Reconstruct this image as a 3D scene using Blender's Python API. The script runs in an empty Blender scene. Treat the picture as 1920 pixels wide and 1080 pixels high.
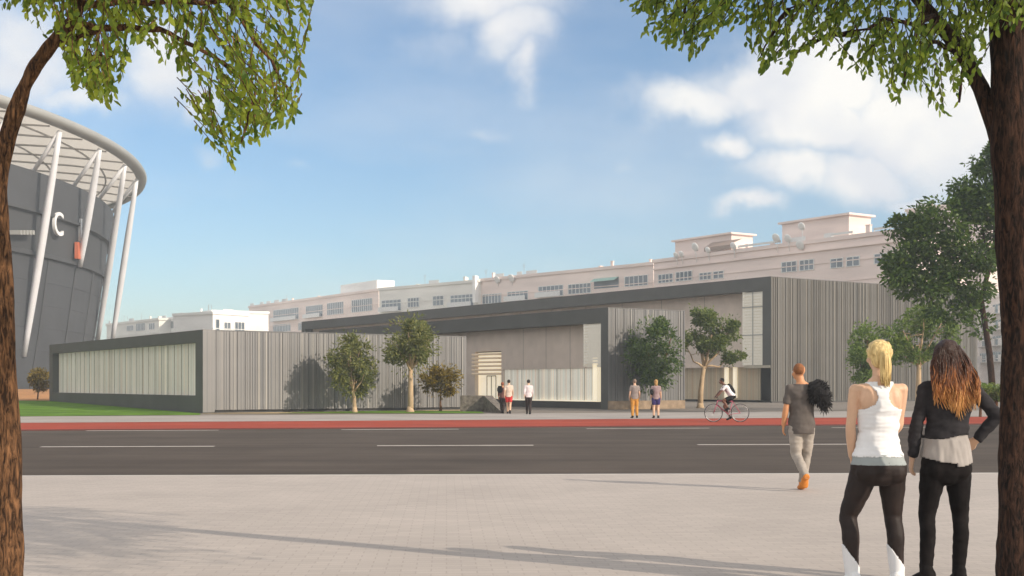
import bpy, bmesh, math, random
from mathutils import Vector, Matrix, noise
random.seed(7)
R = math.radians
C = bpy.context.scene.collection
SC = bpy.context.scene

# ------------------------------------------------------------------ camera
F = 2346.0            # focal length in pixels of a 1920 wide picture
H = 1.47              # eye height
HY = 720.0            # horizon row of a 1080 high picture
cam = bpy.data.cameras.new('camera')
cam.sensor_width = 36.0
cam.lens = 36.0 * F / 1920.0
cam.shift_y = (HY - 540.0) / 1920.0
cam.clip_start = 0.1
cam.clip_end = 6000
camo = bpy.data.objects.new('camera', cam)
camo.location = (0, 0, H)
camo.rotation_euler = (R(90), 0, 0)
C.objects.link(camo)
SC.camera = camo

# ------------------------------------------------------------------ world, sun, exposure
SUN_DIR = Vector((0.845, -0.535, 0)).normalized()
SUN_EL = R(25)
SKY_STRENGTH = 0.132
SUN_STRENGTH = 4.3
HAZE = 0.00085
FILL_CLOUD = (10.0, 9.5, 8.9, 1)   # radiance of unseen cloud added to fill shaded walls, before SKY_STRENGTH
SC.view_settings.view_transform = 'Standard'
SC.view_settings.look = 'None'
SC.view_settings.exposure = 0.06
SC.view_settings.gamma = 1.0

def build_world():
    w = bpy.data.worlds.new('World')
    SC.world = w
    w.use_nodes = True
    nt = w.node_tree
    nt.nodes.clear()
    N, L = nt.nodes.new, nt.links.new
    out = N('ShaderNodeOutputWorld')
    bg = N('ShaderNodeBackground')
    bg.inputs['Strength'].default_value = SKY_STRENGTH
    L(bg.outputs[0], out.inputs[0])
    sky = N('ShaderNodeTexSky')
    sky.sky_type = 'NISHITA'
    sky.sun_disc = False
    sky.sun_elevation = SUN_EL
    sky.sun_rotation = math.atan2(SUN_DIR.x, SUN_DIR.y)
    sky.air_density = 1.0
    sky.dust_density = 0.6
    sky.ozone_density = 1.5
    def math_(op, a, b=None, c=None, clamp=False):
        n = N('ShaderNodeMath'); n.operation = op; n.use_clamp = clamp
        for i, v in enumerate((a, b, c)):
            if v is None: continue
            if isinstance(v, (int, float)): n.inputs[i].default_value = v
            else: L(v, n.inputs[i])
        return n.outputs[0]
    tc = N('ShaderNodeTexCoord')
    # distortion of the direction so that cloud edges are ragged
    nz = N('ShaderNodeTexNoise'); nz.inputs['Scale'].default_value = 9.0
    nz.inputs['Detail'].default_value = 6; nz.inputs['Roughness'].default_value = 0.55
    L(tc.outputs['Generated'], nz.inputs['Vector'])
    sub = N('ShaderNodeVectorMath'); sub.operation = 'SUBTRACT'; sub.inputs[1].default_value = (0.5, 0.5, 0.5)
    L(nz.outputs['Color'], sub.inputs[0])
    scl = N('ShaderNodeVectorMath'); scl.operation = 'SCALE'; scl.inputs['Scale'].default_value = 0.09
    L(sub.outputs[0], scl.inputs[0])
    add = N('ShaderNodeVectorMath'); add.operation = 'ADD'
    L(tc.outputs['Generated'], add.inputs[0]); L(scl.outputs[0], add.inputs[1])
    sp = N('ShaderNodeSeparateXYZ'); L(add.outputs[0], sp.inputs[0])
    az = math_('ARCTAN2', sp.outputs[0], sp.outputs[1])
    el = math_('ARCSINE', sp.outputs[2])
    # cloud banks: azimuth, elevation, half widths (degrees), strength
    banks = [(-0.9, 17.6, 3.9, 1.6, 1.0), (0.1, 15.9, 2.1, 1.5, .95), (0.5, 14.4, .9, 1.2, .85), (-3.4, 15.6, 2.6, 1.2, .4),
             (8.6, 12.6, 2.9, 1.1, 1.0), (11.4, 13.2, 3.4, 1.5, 1.15), (13.4, 11.9, 3.2, 1.7, 1.15),
             (14.4, 13.6, 3.2, 1.6, 1.1), (17.8, 11.6, 3.6, 2.5, 1.2), (20.5, 11.0, 4.2, 3.6, 1.2),
             (10.0, 10.3, 1.2, .75, .95), (12.6, 9.4, 2.2, 1.1, 1.0), (15.8, 9.2, 2.6, 1.3, 1.05),
             (10.8, 7.9, 1.3, .5, .85), (17.8, 8.2, 2.4, .9, .95), (24.0, 8.4, 5.0, 2.0, 1.0),
             (-16.0, 13.6, 2.0, 2.1, .95), (-14.6, 12.2, 1.2, 1.2, .8), (-21.0, 13.5, 2.6, 2.2, .95),
             (-19.2, 12.0, 2.2, .9, .8), (-14.2, 9.7, 1.0, .6, .45), (-1.2, 11.3, 1.4, .5, .4), (-9.2, 9.6, .9, .35, .3),
             (6.2, 9.7, .7, .4, .3), (5.2, 8.3, .9, .3, .22),
             (-60, 22, 22, 6, .9), (60, 20, 24, 5, .9), (120, 30, 30, 8, .8), (-140, 26, 26, 7, .8)]
    tot = None
    for a, e, ra, re, s in banks:
        dx = math_('MULTIPLY', math_('SUBTRACT', az, R(a)), 1 / R(ra))
        dy = math_('MULTIPLY', math_('SUBTRACT', el, R(e)), 1 / R(re))
        d2 = math_('ADD', math_('MULTIPLY', dx, dx), math_('MULTIPLY', dy, dy))
        g = math_('MULTIPLY', math_('EXPONENT', math_('MULTIPLY', d2, -0.9)), s)
        tot = g if tot is None else math_('MAXIMUM', tot, g)
    n2 = N('ShaderNodeTexNoise'); n2.inputs['Scale'].default_value = 26; n2.inputs['Detail'].default_value = 7
    n2.inputs['Roughness'].default_value = 0.6
    L(tc.outputs['Generated'], n2.inputs['Vector'])
    mod = math_('ADD', tot, math_('MULTIPLY', math_('SUBTRACT', n2.outputs[0], 0.5), 0.42))
    mr = N('ShaderNodeMapRange'); mr.interpolation_type = 'SMOOTHSTEP'
    mr.inputs['From Min'].default_value = 0.12; mr.inputs['From Max'].default_value = 1.02
    L(mod, mr.inputs['Value'])
    # thin veil everywhere
    n3 = N('ShaderNodeTexNoise'); n3.inputs['Scale'].default_value = 4.5; n3.inputs['Detail'].default_value = 5
    mp = N('ShaderNodeMapping'); mp.inputs['Scale'].default_value = (1, 1, 3.0)
    L(tc.outputs['Generated'], mp.inputs[0]); L(mp.outputs[0], n3.inputs['Vector'])
    veil = math_('MULTIPLY', math_('SUBTRACT', n3.outputs[0], 0.44, None, True), 0.8)
    fac = math_('ADD', math_('MULTIPLY', mr.outputs[0], 0.93), veil, None, True)
    # blue tint of the clear air
    tint = N('ShaderNodeMix'); tint.data_type = 'RGBA'; tint.blend_type = 'MULTIPLY'
    tint.inputs[0].default_value = 1.0
    L(sky.outputs[0], tint.inputs[6]); tint.inputs[7].default_value = (0.81, 0.95, 1.07, 1)
    # brightness of the clouds varies with a soft noise
    n4 = N('ShaderNodeTexNoise'); n4.inputs['Scale'].default_value = 12; n4.inputs['Detail'].default_value = 4
    L(tc.outputs['Generated'], n4.inputs['Vector'])
    cr = N('ShaderNodeValToRGB')
    cr.color_ramp.elements[0].position = 0.35; cr.color_ramp.elements[0].color = (6.0, 6.15, 6.5, 1)
    cr.color_ramp.elements[1].position = 0.62; cr.color_ramp.elements[1].color = (7.6, 7.45, 7.15, 1)
    L(n4.outputs[0], cr.inputs[0])
    mx = N('ShaderNodeMix'); mx.data_type = 'RGBA'
    L(fac, mx.inputs[0]); L(tint.outputs[2], mx.inputs[6]); L(cr.outputs[0], mx.inputs[7])
    # added fill light as broken cloud over the unseen rest of the sky
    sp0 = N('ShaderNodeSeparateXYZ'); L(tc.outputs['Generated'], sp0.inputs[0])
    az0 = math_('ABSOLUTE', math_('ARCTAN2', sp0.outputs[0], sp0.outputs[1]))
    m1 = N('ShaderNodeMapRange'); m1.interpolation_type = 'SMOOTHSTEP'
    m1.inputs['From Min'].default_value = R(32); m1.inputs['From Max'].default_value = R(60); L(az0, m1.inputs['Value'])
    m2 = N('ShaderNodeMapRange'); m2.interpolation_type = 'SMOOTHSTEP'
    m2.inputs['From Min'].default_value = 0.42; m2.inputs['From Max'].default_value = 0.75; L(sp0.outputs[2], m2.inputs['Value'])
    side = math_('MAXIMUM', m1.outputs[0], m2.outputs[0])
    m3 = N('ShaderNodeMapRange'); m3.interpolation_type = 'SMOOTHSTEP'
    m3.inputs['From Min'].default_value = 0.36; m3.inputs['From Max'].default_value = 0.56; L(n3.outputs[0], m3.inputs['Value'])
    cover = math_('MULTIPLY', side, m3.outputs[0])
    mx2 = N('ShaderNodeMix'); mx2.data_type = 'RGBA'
    L(cover, mx2.inputs[0]); L(mx.outputs[2], mx2.inputs[6]); mx2.inputs[7].default_value = FILL_CLOUD
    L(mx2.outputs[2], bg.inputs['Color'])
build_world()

sun = bpy.data.lights.new('sun', 'SUN')
sun.energy = SUN_STRENGTH
sun.angle = R(0.5)
sun.color = (1.0, 0.87, 0.72)
suno = bpy.data.objects.new('sun', sun)
tosun = Vector((SUN_DIR.x * math.cos(SUN_EL), SUN_DIR.y * math.cos(SUN_EL), math.sin(SUN_EL)))
suno.rotation_euler = (-tosun).to_track_quat('-Z', 'Y').to_euler()
suno.location = (30, -30, 40)
C.objects.link(suno)

# ------------------------------------------------------------------ helpers
def P(x, y, d):
    "world point seen at photo pixel x,y at distance d"
    return Vector(((x - 960) / F * d, d, H + (HY - y) / F * d))
def G(x, y):
    "ground point seen at photo pixel x,y"
    d = H * F / (y - HY)
    return Vector(((x - 960) / F * d, d, 0))

class MB:
    def __init__(s): s.v = []; s.f = []; s.m = []; s.sm = []
    def face(s, vs, m=0):
        i = len(s.v); s.v += [tuple(p) for p in vs]; s.f.append(tuple(range(i, i + len(vs)))); s.m.append(m)
    def box(s, x0, y0, z0, x1, y1, z1, m=0):
        i = len(s.v)
        s.v += [(x0, y0, z0), (x1, y0, z0), (x1, y1, z0), (x0, y1, z0), (x0, y0, z1), (x1, y0, z1), (x1, y1, z1), (x0, y1, z1)]
        for q in ((0, 3, 2, 1), (4, 5, 6, 7), (0, 1, 5, 4), (1, 2, 6, 5), (2, 3, 7, 6), (3, 0, 4, 7)):
            s.f.append(tuple(i + k for k in q)); s.m.append(m)
    def loft(s, pts, rads, n=12, m=0, cap=True, side=None):
        "rings of ellipses along pts; rads numbers or (r_side, r_other)"
        pts = [Vector(p) for p in pts]
        rads = [(r, r) if isinstance(r, (int, float)) else r for r in rads]
        base = len(s.v); k = len(pts)
        prev = None
        for j, p in enumerate(pts):
            t = (pts[min(j + 1, k - 1)] - pts[max(j - 1, 0)])
            if t.length < 1e-9: t = Vector((0, 0, 1))
            t.normalize()
            ref = side or (prev if prev is not None else (Vector((1, 0, 0)) if abs(t.x) < .9 else Vector((0, 1, 0))))
            a = (ref - t * ref.dot(t))
            if a.length < 1e-6: a = t.orthogonal()
            a.normalize(); b = t.cross(a)
            prev = a
            for i in range(n):
                th = 2 * math.pi * i / n
                s.v.append(tuple(p + a * (math.cos(th) * rads[j][0]) + b * (math.sin(th) * rads[j][1])))
        for j in range(k - 1):
            for i in range(n):
                a0 = base + j * n + i; a1 = base + j * n + (i + 1) % n
                s.f.append((a0, a1, a1 + n, a0 + n)); s.m.append(m)
        if cap:
            s.f.append(tuple(base + i for i in reversed(range(n)))); s.m.append(m)
            s.f.append(tuple(base + (k - 1) * n + i for i in range(n))); s.m.append(m)
    def ell(s, c, r, n=14, k=9, rot=None, m=0):
        base = len(s.v); c = Vector(c)
        for j in range(k + 1):
            ph = math.pi * j / k
            for i in range(n):
                th = 2 * math.pi * i / n
                q = Vector((r[0] * math.sin(ph) * math.cos(th), r[1] * math.sin(ph) * math.sin(th), r[2] * math.cos(ph)))
                if j in (0, k): q = Vector((r[0] * 1e-3 * math.cos(th), r[1] * 1e-3 * math.sin(th), r[2] * math.cos(ph)))
                if rot: q = rot @ q
                s.v.append(tuple(c + q))
        for j in range(k):
            for i in range(n):
                a0 = base + j * n + i; a1 = base + j * n + (i + 1) % n
                s.f.append((a0, a0 + n, a1 + n, a1)); s.m.append(m)
        s.f.append(tuple(base + i for i in range(n))); s.m.append(m)
        s.f.append(tuple(base + k * n + i for i in reversed(range(n)))); s.m.append(m)
    def mesh(s, name, mats=(), smooth=False):
        me = bpy.data.meshes.new(name); me.from_pydata(s.v, [], s.f)
        for mm in mats: me.materials.append(mm)
        if len(mats) > 1: me.polygons.foreach_set('material_index', s.m)
        if smooth: me.polygons.foreach_set('use_smooth', [True] * len(me.polygons))
        me.update()
        return me
    def build(s, name, mats, parent=None, smooth=False):
        if not isinstance(mats, (list, tuple)): mats = [mats]
        return link(name, s.mesh(name, mats, smooth), parent)
def link(name, me, parent=None):
    o = bpy.data.objects.new(name, me); C.objects.link(o)
    if parent: o.parent = parent
    return o
def tag(o, label=None, cat=None, group=None, kind=None):
    if label: o['label'] = label
    if cat: o['category'] = cat
    if group: o['group'] = group
    if kind: o['kind'] = kind
    return o
def thing(name, label, cat, loc=(0, 0, 0), rz=0, group=None):
    o = bpy.data.objects.new(name, None); C.objects.link(o)
    o.location = loc; o.rotation_euler = (0, 0, rz)
    o.empty_display_size = .3
    return tag(o, label, cat, group)

def lin(c):
    return tuple(((v / 255) / 12.92 if v / 255 <= .04045 else ((v / 255 + .055) / 1.055) ** 2.4) for v in c) + (1,)
def mat(name, col, rough=.7, metal=0.0, var=0.12, scale=6.0, bump=0.0, bscale=40.0, emit=None, estr=0.0,
        stretch=(1, 1, 1), spec=.4, trans=0.0, hue2=None):
    m = bpy.data.materials.new(name); m.use_nodes = True
    nt = m.node_tree; N, L = nt.nodes.new, nt.links.new
    b = nt.nodes['Principled BSDF']
    b.inputs['Roughness'].default_value = rough; b.inputs['Metallic'].default_value = metal
    b.inputs['Specular IOR Level'].default_value = spec
    c = tuple(col) + (1,) if len(col) == 3 else tuple(col)
    tc = N('ShaderNodeTexCoord'); mp = N('ShaderNodeMapping'); mp.inputs['Scale'].default_value = stretch
    L(tc.outputs['Object'], mp.inputs[0])
    nz = N('ShaderNodeTexNoise'); nz.inputs['Scale'].default_value = scale; nz.inputs['Detail'].default_value = 5
    L(mp.outputs[0], nz.inputs['Vector'])
    r = N('ShaderNodeValToRGB'); r.color_ramp.elements[0].position = .3; r.color_ramp.elements[1].position = .7
    c2 = hue2 if hue2 else c
    r.color_ramp.elements[0].color = tuple(v * (1 - var) for v in c[:3]) + (1,)
    r.color_ramp.elements[1].color = tuple(min(1, v * (1 + var)) for v in c2[:3]) + (1,)
    L(nz.outputs[0], r.inputs[0]); L(r.outputs[0], b.inputs['Base Color'])
    if bump:
        n2 = N('ShaderNodeTexNoise'); n2.inputs['Scale'].default_value = bscale; n2.inputs['Detail'].default_value = 4
        L(mp.outputs[0], n2.inputs['Vector'])
        bp = N('ShaderNodeBump'); bp.inputs['Strength'].default_value = bump; bp.inputs['Distance'].default_value = .02
        L(n2.outputs[0], bp.inputs['Height']); L(bp.outputs[0], b.inputs['Normal'])
    if emit:
        b.inputs['Emission Color'].default_value = tuple(emit) + (1,); b.inputs['Emission Strength'].default_value = estr
    if trans:
        b.inputs['Transmission Weight'].default_value = trans
    return m
def leafmat(name, c1, c2, trans=.35):
    m = bpy.data.materials.new(name); m.use_nodes = True
    nt = m.node_tree; N, L = nt.nodes.new, nt.links.new
    b = nt.nodes['Principled BSDF']; b.inputs['Roughness'].default_value = .5
    b.inputs['Specular IOR Level'].default_value = .35
    g = N('ShaderNodeNewGeometry'); r = N('ShaderNodeValToRGB')
    r.color_ramp.elements[0].color = tuple(c1) + (1,); r.color_ramp.elements[1].color = tuple(c2) + (1,)
    L(g.outputs['Random Per Island'], r.inputs[0]); L(r.outputs[0], b.inputs['Base Color'])
    t = N('ShaderNodeBsdfTranslucent')
    hs = N('ShaderNodeHueSaturation'); hs.inputs['Value'].default_value = 1.5; hs.inputs['Hue'].default_value = .485
    L(r.outputs[0], hs.inputs['Color']); L(hs.outputs[0], t.inputs[0])
    mx = N('ShaderNodeMixShader'); mx.inputs[0].default_value = trans
    L(b.outputs[0], mx.inputs[1]); L(t.outputs[0], mx.inputs[2]); L(mx.outputs[0], nt.nodes['Material Output'].inputs[0])
    return m

def barkmat(name, c1, c2):
    m = bpy.data.materials.new(name); m.use_nodes = True
    nt = m.node_tree; N, L = nt.nodes.new, nt.links.new
    b = nt.nodes['Principled BSDF']; b.inputs['Roughness'].default_value = .92; b.inputs['Specular IOR Level'].default_value = .2
    tc = N('ShaderNodeTexCoord'); mp = N('ShaderNodeMapping'); mp.inputs['Scale'].default_value = (1, 1, .22); L(tc.outputs['Object'], mp.inputs[0])
    a = N('ShaderNodeTexNoise'); a.inputs['Scale'].default_value = 34; a.inputs['Detail'].default_value = 8; a.inputs['Roughness'].default_value = .65; a.inputs['Distortion'].default_value = 1.6
    L(mp.outputs[0], a.inputs['Vector'])
    v = N('ShaderNodeTexVoronoi'); v.feature = 'DISTANCE_TO_EDGE'; v.inputs['Scale'].default_value = 26; L(mp.outputs[0], v.inputs['Vector'])
    mu = N('ShaderNodeMath'); mu.operation = 'MULTIPLY_ADD'; L(v.outputs['Distance'], mu.inputs[0]); mu.inputs[1].default_value = .35; L(a.outputs[0], mu.inputs[2])
    r = N('ShaderNodeValToRGB'); r.color_ramp.elements[0].position = .44; r.color_ramp.elements[1].position = .72
    r.color_ramp.elements[0].color = tuple(c1) + (1,); r.color_ramp.elements[1].color = tuple(c2) + (1,)
    L(mu.outputs[0], r.inputs[0]); L(r.outputs[0], b.inputs['Base Color'])
    bp = N('ShaderNodeBump'); bp.inputs['Strength'].default_value = 1; bp.inputs['Distance'].default_value = .03
    L(mu.outputs[0], bp.inputs['Height']); L(bp.outputs[0], b.inputs['Normal'])
    return m
def ground_mat(name, col, var, str_, grain):
    "large soft patches, long streaks and a fine grain"
    m = bpy.data.materials.new(name); m.use_nodes = True
    nt = m.node_tree; N, L = nt.nodes.new, nt.links.new
    b = nt.nodes['Principled BSDF']; b.inputs['Roughness'].default_value = .95; b.inputs['Specular IOR Level'].default_value = .15
    tc = N('ShaderNodeTexCoord'); f = None
    for sc_, st, amp in ((1.0, (str_[0], str_[1], 1), var), (.35, (1, 1, 1), var * .8), (45.0, (1, 1, 1), grain)):
        mp = N('ShaderNodeMapping'); mp.inputs['Scale'].default_value = st; L(tc.outputs['Object'], mp.inputs[0])
        n = N('ShaderNodeTexNoise'); n.inputs['Scale'].default_value = sc_; n.inputs['Detail'].default_value = 6; n.inputs['Roughness'].default_value = .6; L(mp.outputs[0], n.inputs['Vector'])
        r = N('ShaderNodeMapRange'); r.inputs['From Min'].default_value = .3; r.inputs['From Max'].default_value = .7
        r.inputs['To Min'].default_value = 1 - amp; r.inputs['To Max'].default_value = 1 + amp; L(n.outputs[0], r.inputs[0])
        if f is None: f = r.outputs[0]
        else:
            q = N('ShaderNodeMath'); q.operation = 'MULTIPLY'; L(f, q.inputs[0]); L(r.outputs[0], q.inputs[1]); f = q.outputs[0]
    v = N('ShaderNodeVectorMath'); v.operation = 'SCALE'; v.inputs[0].default_value = col; L(f, v.inputs['Scale'])
    L(v.outputs[0], b.inputs['Base Color'])
    return m
M = {}
M['asphalt'] = ground_mat('asphalt', (.078, .063, .052), .22, (.03, .8), .10)
M['paint'] = mat('road paint', (.50, .45, .40), .7, var=.15, scale=3)
M['red'] = ground_mat('red cycle asphalt', (.31, .058, .034), .16, (.12, .8), .10)
M['walk'] = ground_mat('pale pavement', (.33, .30, .275), .12, (.3, .6), .06)
M['plaza'] = ground_mat('plaza paving', (.20, .175, .15), .15, (.3, .4), .08)
M['kerb'] = mat('kerb stone', (.42, .39, .36), .8, var=.1, scale=2)
M['earth'] = mat('dry ground', (.20, .16, .11), .95, var=.25, scale=.1)
M['orange'] = mat('orange earth', (.42, .20, .07), .95, var=.2, scale=.5)
M['grass'] = ground_mat('lawn', (.088, .175, .016), .35, (.5, .5), .35)
M['sunlit_kerb'] = mat('sand strip', (.42, .32, .17), .95, var=.2, scale=2)  # golden light on the kerb strip is put into this colour
M['zinc'] = mat('dark zinc', (.105, .107, .10), .55, .2, var=.1, scale=.6)
M['zinc2'] = mat('dark plinth', (.07, .068, .066), .7, .1, var=.15, scale=.8)
M['panelgrey'] = mat('grey brown wall panel', (.62, .53, .455), .75, var=.07, scale=1.4, bump=.1)
M['roofing'] = mat('roof membrane', (.16, .16, .16), .9)
M['black'] = mat('black', (.010, .010, .011), .8, var=.3, spec=.2)
M['whitesteel'] = mat('white steel', (.74, .75, .78), .45, .1, var=.05, scale=.5)
def membrane():
    m = bpy.data.materials.new('translucent roof membrane'); m.use_nodes = True
    nt = m.node_tree; N, L = nt.nodes.new, nt.links.new
    b = nt.nodes['Principled BSDF']; b.inputs['Base Color'].default_value = (.66, .62, .56, 1); b.inputs['Roughness'].default_value = .8
    t = N('ShaderNodeBsdfTranslucent'); t.inputs[0].default_value = (.75, .70, .62, 1)
    mx = N('ShaderNodeMixShader'); mx.inputs[0].default_value = .55
    L(b.outputs[0], mx.inputs[1]); L(t.outputs[0], mx.inputs[2]); L(mx.outputs[0], nt.nodes['Material Output'].inputs[0])
    return m
M['membrane'] = membrane()
M['rimgrey'] = mat('rim grey', (.36, .36, .34), .6, .2, var=.06, scale=.2)
M['stadium'] = mat('stadium slate panel', (.062, .065, .072), .7, var=.12, scale=.15, stretch=(1, 1, 2))
M['stadium2'] = mat('stadium dark panel', (.058, .06, .064), .7, var=.12, scale=.1)
M['letter'] = mat('white lettering', (.8, .8, .8), .5, var=.02)
M['sign_orange'] = mat('orange sign', (.55, .14, .06), .6, var=.1, scale=1)
M['bark'] = barkmat('bark', (.03, .016, .009), (.26, .13, .06))
M['barkdark'] = barkmat('dark bark', (.008, .005, .004), (.085, .042, .026))
M['barkpale'] = mat('pale bark', (.46, .33, .20), .85, var=.25, scale=6, bump=.4, stretch=(1, 1, .3))
M['skin'] = mat('skin fair', (.66, .42, .28), .5, var=.05, scale=14, bump=.03)
M['skintan'] = mat('skin tanned', (.58, .27, .13), .5, var=.06, scale=14)
M['skindark'] = mat('skin brown', (.16, .075, .045), .5, var=.06, scale=14)
M['eye'] = mat('eye white', (.7, .7, .68), .3, var=.02)
M['glassdark'] = mat('window glass', (.10, .13, .16), .12, var=.2, scale=.4, spec=.6)
M['glasspale'] = mat('pale reflecting glass', (.17, .20, .23), .15, var=.25, scale=.3, spec=.6)
M['winframe'] = mat('white window frame', (.72, .72, .70), .6)
M['warm'] = mat('lit window', (.8, .75, .6), .6, emit=(1.0, .86, .62), estr=.55, var=.05, scale=2)
M['lobbylight'] = mat('lit doorway', (.8, .74, .6), .6, emit=(1.0, .88, .66), estr=.55, var=.05)
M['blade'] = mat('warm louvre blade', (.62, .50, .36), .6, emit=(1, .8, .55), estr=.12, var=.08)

def stripes(name, cols, width=.35, rough=.45, metal=.3, emit=0.0, vert=.0, axis=0):
    "tone differs from strip to strip along the wall"
    m = bpy.data.materials.new(name); m.use_nodes = True
    nt = m.node_tree; N, L = nt.nodes.new, nt.links.new
    b = nt.nodes['Principled BSDF']; b.inputs['Roughness'].default_value = rough; b.inputs['Metallic'].default_value = metal
    tc = N('ShaderNodeTexCoord'); sp = N('ShaderNodeSeparateXYZ'); L(tc.outputs['Object'], sp.inputs[0])
    w = N('ShaderNodeTexNoise'); w.noise_dimensions = '1D'; w.inputs['Scale'].default_value = 1 / width
    w.inputs['Detail'].default_value = 2; w.inputs['Roughness'].default_value = .7
    L(sp.outputs[axis], w.inputs['W'])
    r = N('ShaderNodeValToRGB'); r.color_ramp.interpolation = 'CONSTANT'
    pos = [0, .36, .43, .48, .53, .58, .66]
    for i, c in enumerate(cols):
        e = r.color_ramp.elements[i] if i < 2 else r.color_ramp.elements.new(pos[i])
        e.position = pos[i]; e.color = tuple(c) + (1,)
    L(w.outputs[0], r.inputs[0])
    n2 = N('ShaderNodeTexNoise'); n2.inputs['Scale'].default_value = .5; n2.inputs['Detail'].default_value = 4
    L(tc.outputs['Object'], n2.inputs['Vector'])
    mr = N('ShaderNodeMapRange'); mr.inputs['To Min'].default_value = .82; mr.inputs['To Max'].default_value = 1.16
    L(n2.outputs[0], mr.inputs[0])
    mu = N('ShaderNodeVectorMath'); mu.operation = 'SCALE'; L(r.outputs[0], mu.inputs[0]); L(mr.outputs[0], mu.inputs['Scale'])
    L(mu.outputs[0], b.inputs['Base Color'])
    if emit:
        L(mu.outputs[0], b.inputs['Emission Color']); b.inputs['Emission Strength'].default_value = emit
    return m
g1 = [(.145, .147, .15), (.175, .17, .165), (.195, .19, .185), (.165, .165, .165), (.215, .205, .195), (.19, .187, .182), (.30, .285, .26)]
M['ribs'] = stripes('ribbed zinc cladding', g1, .22, .42, .35)
M['ribs_hall'] = stripes('ribbed bronze cladding', [(c[0] * .84, c[1] * .80, c[2] * .73) for c in g1], .3, .4, .4)
g2 = [(.44, .41, .34), (.52, .52, .45), (.58, .57, .50), (.50, .46, .38), (.62, .59, .51), (.50, .42, .33), (.66, .61, .5)]
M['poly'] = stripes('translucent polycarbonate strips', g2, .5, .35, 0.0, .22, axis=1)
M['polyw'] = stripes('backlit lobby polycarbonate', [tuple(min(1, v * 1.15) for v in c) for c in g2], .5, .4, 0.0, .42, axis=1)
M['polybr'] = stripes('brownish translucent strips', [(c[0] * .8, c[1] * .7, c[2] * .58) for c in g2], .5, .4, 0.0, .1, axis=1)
M['polygrey'] = mat('window joint strips', (.44, .42, .37), .5)
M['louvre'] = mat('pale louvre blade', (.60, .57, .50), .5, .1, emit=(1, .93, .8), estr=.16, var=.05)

def paving_mat():
    m = bpy.data.materials.new('foreground paving'); m.use_nodes = True
    nt = m.node_tree; N, L = nt.nodes.new, nt.links.new
    b = nt.nodes['Principled BSDF']; b.inputs['Roughness'].default_value = .85
    tc = N('ShaderNodeTexCoord'); mp = N('ShaderNodeMapping'); L(tc.outputs['Object'], mp.inputs[0])
    mp.inputs['Rotation'].default_value = (0, 0, R(-3))
    bk = N('ShaderNodeTexBrick'); L(mp.outputs[0], bk.inputs['Vector'])
    bk.inputs['Scale'].default_value = 1.0; bk.inputs['Brick Width'].default_value = .24; bk.inputs['Row Height'].default_value = .12
    bk.inputs['Mortar Size'].default_value = .007; bk.inputs['Mortar Smooth'].default_value = .3
    bk.inputs['Color1'].default_value = (.385, .34, .305, 1); bk.inputs['Color2'].default_value = (.425, .375, .335, 1)
    bk.inputs['Mortar'].default_value = (.345, .303, .27, 1); bk.inputs['Bias'].default_value = 0
    nz = N('ShaderNodeTexNoise'); nz.inputs['Scale'].default_value = .5; nz.inputs['Detail'].default_value = 6
    L(tc.outputs['Object'], nz.inputs['Vector'])
    mr = N('ShaderNodeMapRange'); mr.inputs['To Min'].default_value = .82; mr.inputs['To Max'].default_value = 1.14
    L(nz.outputs[0], mr.inputs[0])
    mu = N('ShaderNodeVectorMath'); mu.operation = 'SCALE'; L(bk.outputs[0], mu.inputs[0]); L(mr.outputs[0], mu.inputs['Scale'])
    L(mu.outputs[0], b.inputs['Base Color'])
    bp = N('ShaderNodeBump'); bp.inputs['Strength'].default_value = .25; bp.inputs['Distance'].default_value = .004; bp.invert = True
    L(bk.outputs['Fac'], bp.inputs['Height']); L(bp.outputs[0], b.inputs['Normal'])
    return m
M['paving'] = paving_mat()

# ------------------------------------------------------------------ ground
def sheet(name, pts, z, m, thick=None, kind='structure'):
    mb = MB()
    if thick is None:
        mb.face([(p[0], p[1], z) for p in pts])
    else:
        mb.face([(p[0], p[1], z) for p in pts])
        n = len(pts)
        for i in range(n):
            a, b_ = pts[i], pts[(i + 1) % n]
            mb.face([(a[0], a[1], z - thick), (b_[0], b_[1], z - thick), (b_[0], b_[1], z), (a[0], a[1], z)])
    return tag(mb.build(name, m), kind=kind)
def edge(y0, y1, xa=-120.0, xb=160.0):
    "long straight edge of the street through ground points seen at photo columns 100 and 1500"
    a, b_ = G(100, y0), G(1500, y1)
    t = (b_ - a); s = t.y / t.x
    return [(xa, a.y + (xa - a.x) * s), (xb, a.y + (xb - a.x) * s)]
def band(e1, e2): return [e1[0], e1[1], e2[1], e2[0]]
sheet('ground', [(-2500, -300), (2500, -300), (2500, 3000), (-2500, 3000)], -.16, M['earth'])
e_near, e_redlo, e_redhi, e_walk = edge(891.5, 887.5), edge(805.5, 796.5), edge(792.5, 783.5), edge(781, 772)
# foreground pavement is at z=0, the road 0.12 lower, cycle lane and far pavement back at 0
back = [(-120, -12), (160, -12)]
n2_ = [(p[0], p[1] - .18) for p in e_near]
sheet('pavement', band(back, n2_), 0, M['paving'], .15)
sheet('kerb', band(n2_, e_near), .003, M['kerb'], .15)
sheet('road', band([(p[0], p[1] - .05) for p in e_near], [(p[0], p[1] + .05) for p in e_redlo]), -.03, M['asphalt'])
k2 = [(p[0], p[1] + .25) for p in e_redlo]
sheet('far_kerb', band(e_redlo, k2), .003, mat('shade-toned red kerb', (.13, .035, .028), .8), .15)  # shade on the kerb face is put into this dark red
sheet('cycle_path', band(k2, e_redhi), 0, M['red'])
sheet('far_pavement', band(e_redhi, e_walk), .004, M['walk'])
sheet('plaza', band([(p[0], p[1] - .3) for p in e_walk], [(-120, 135), (160, 135)]), -.004, M['plaza'])
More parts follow.
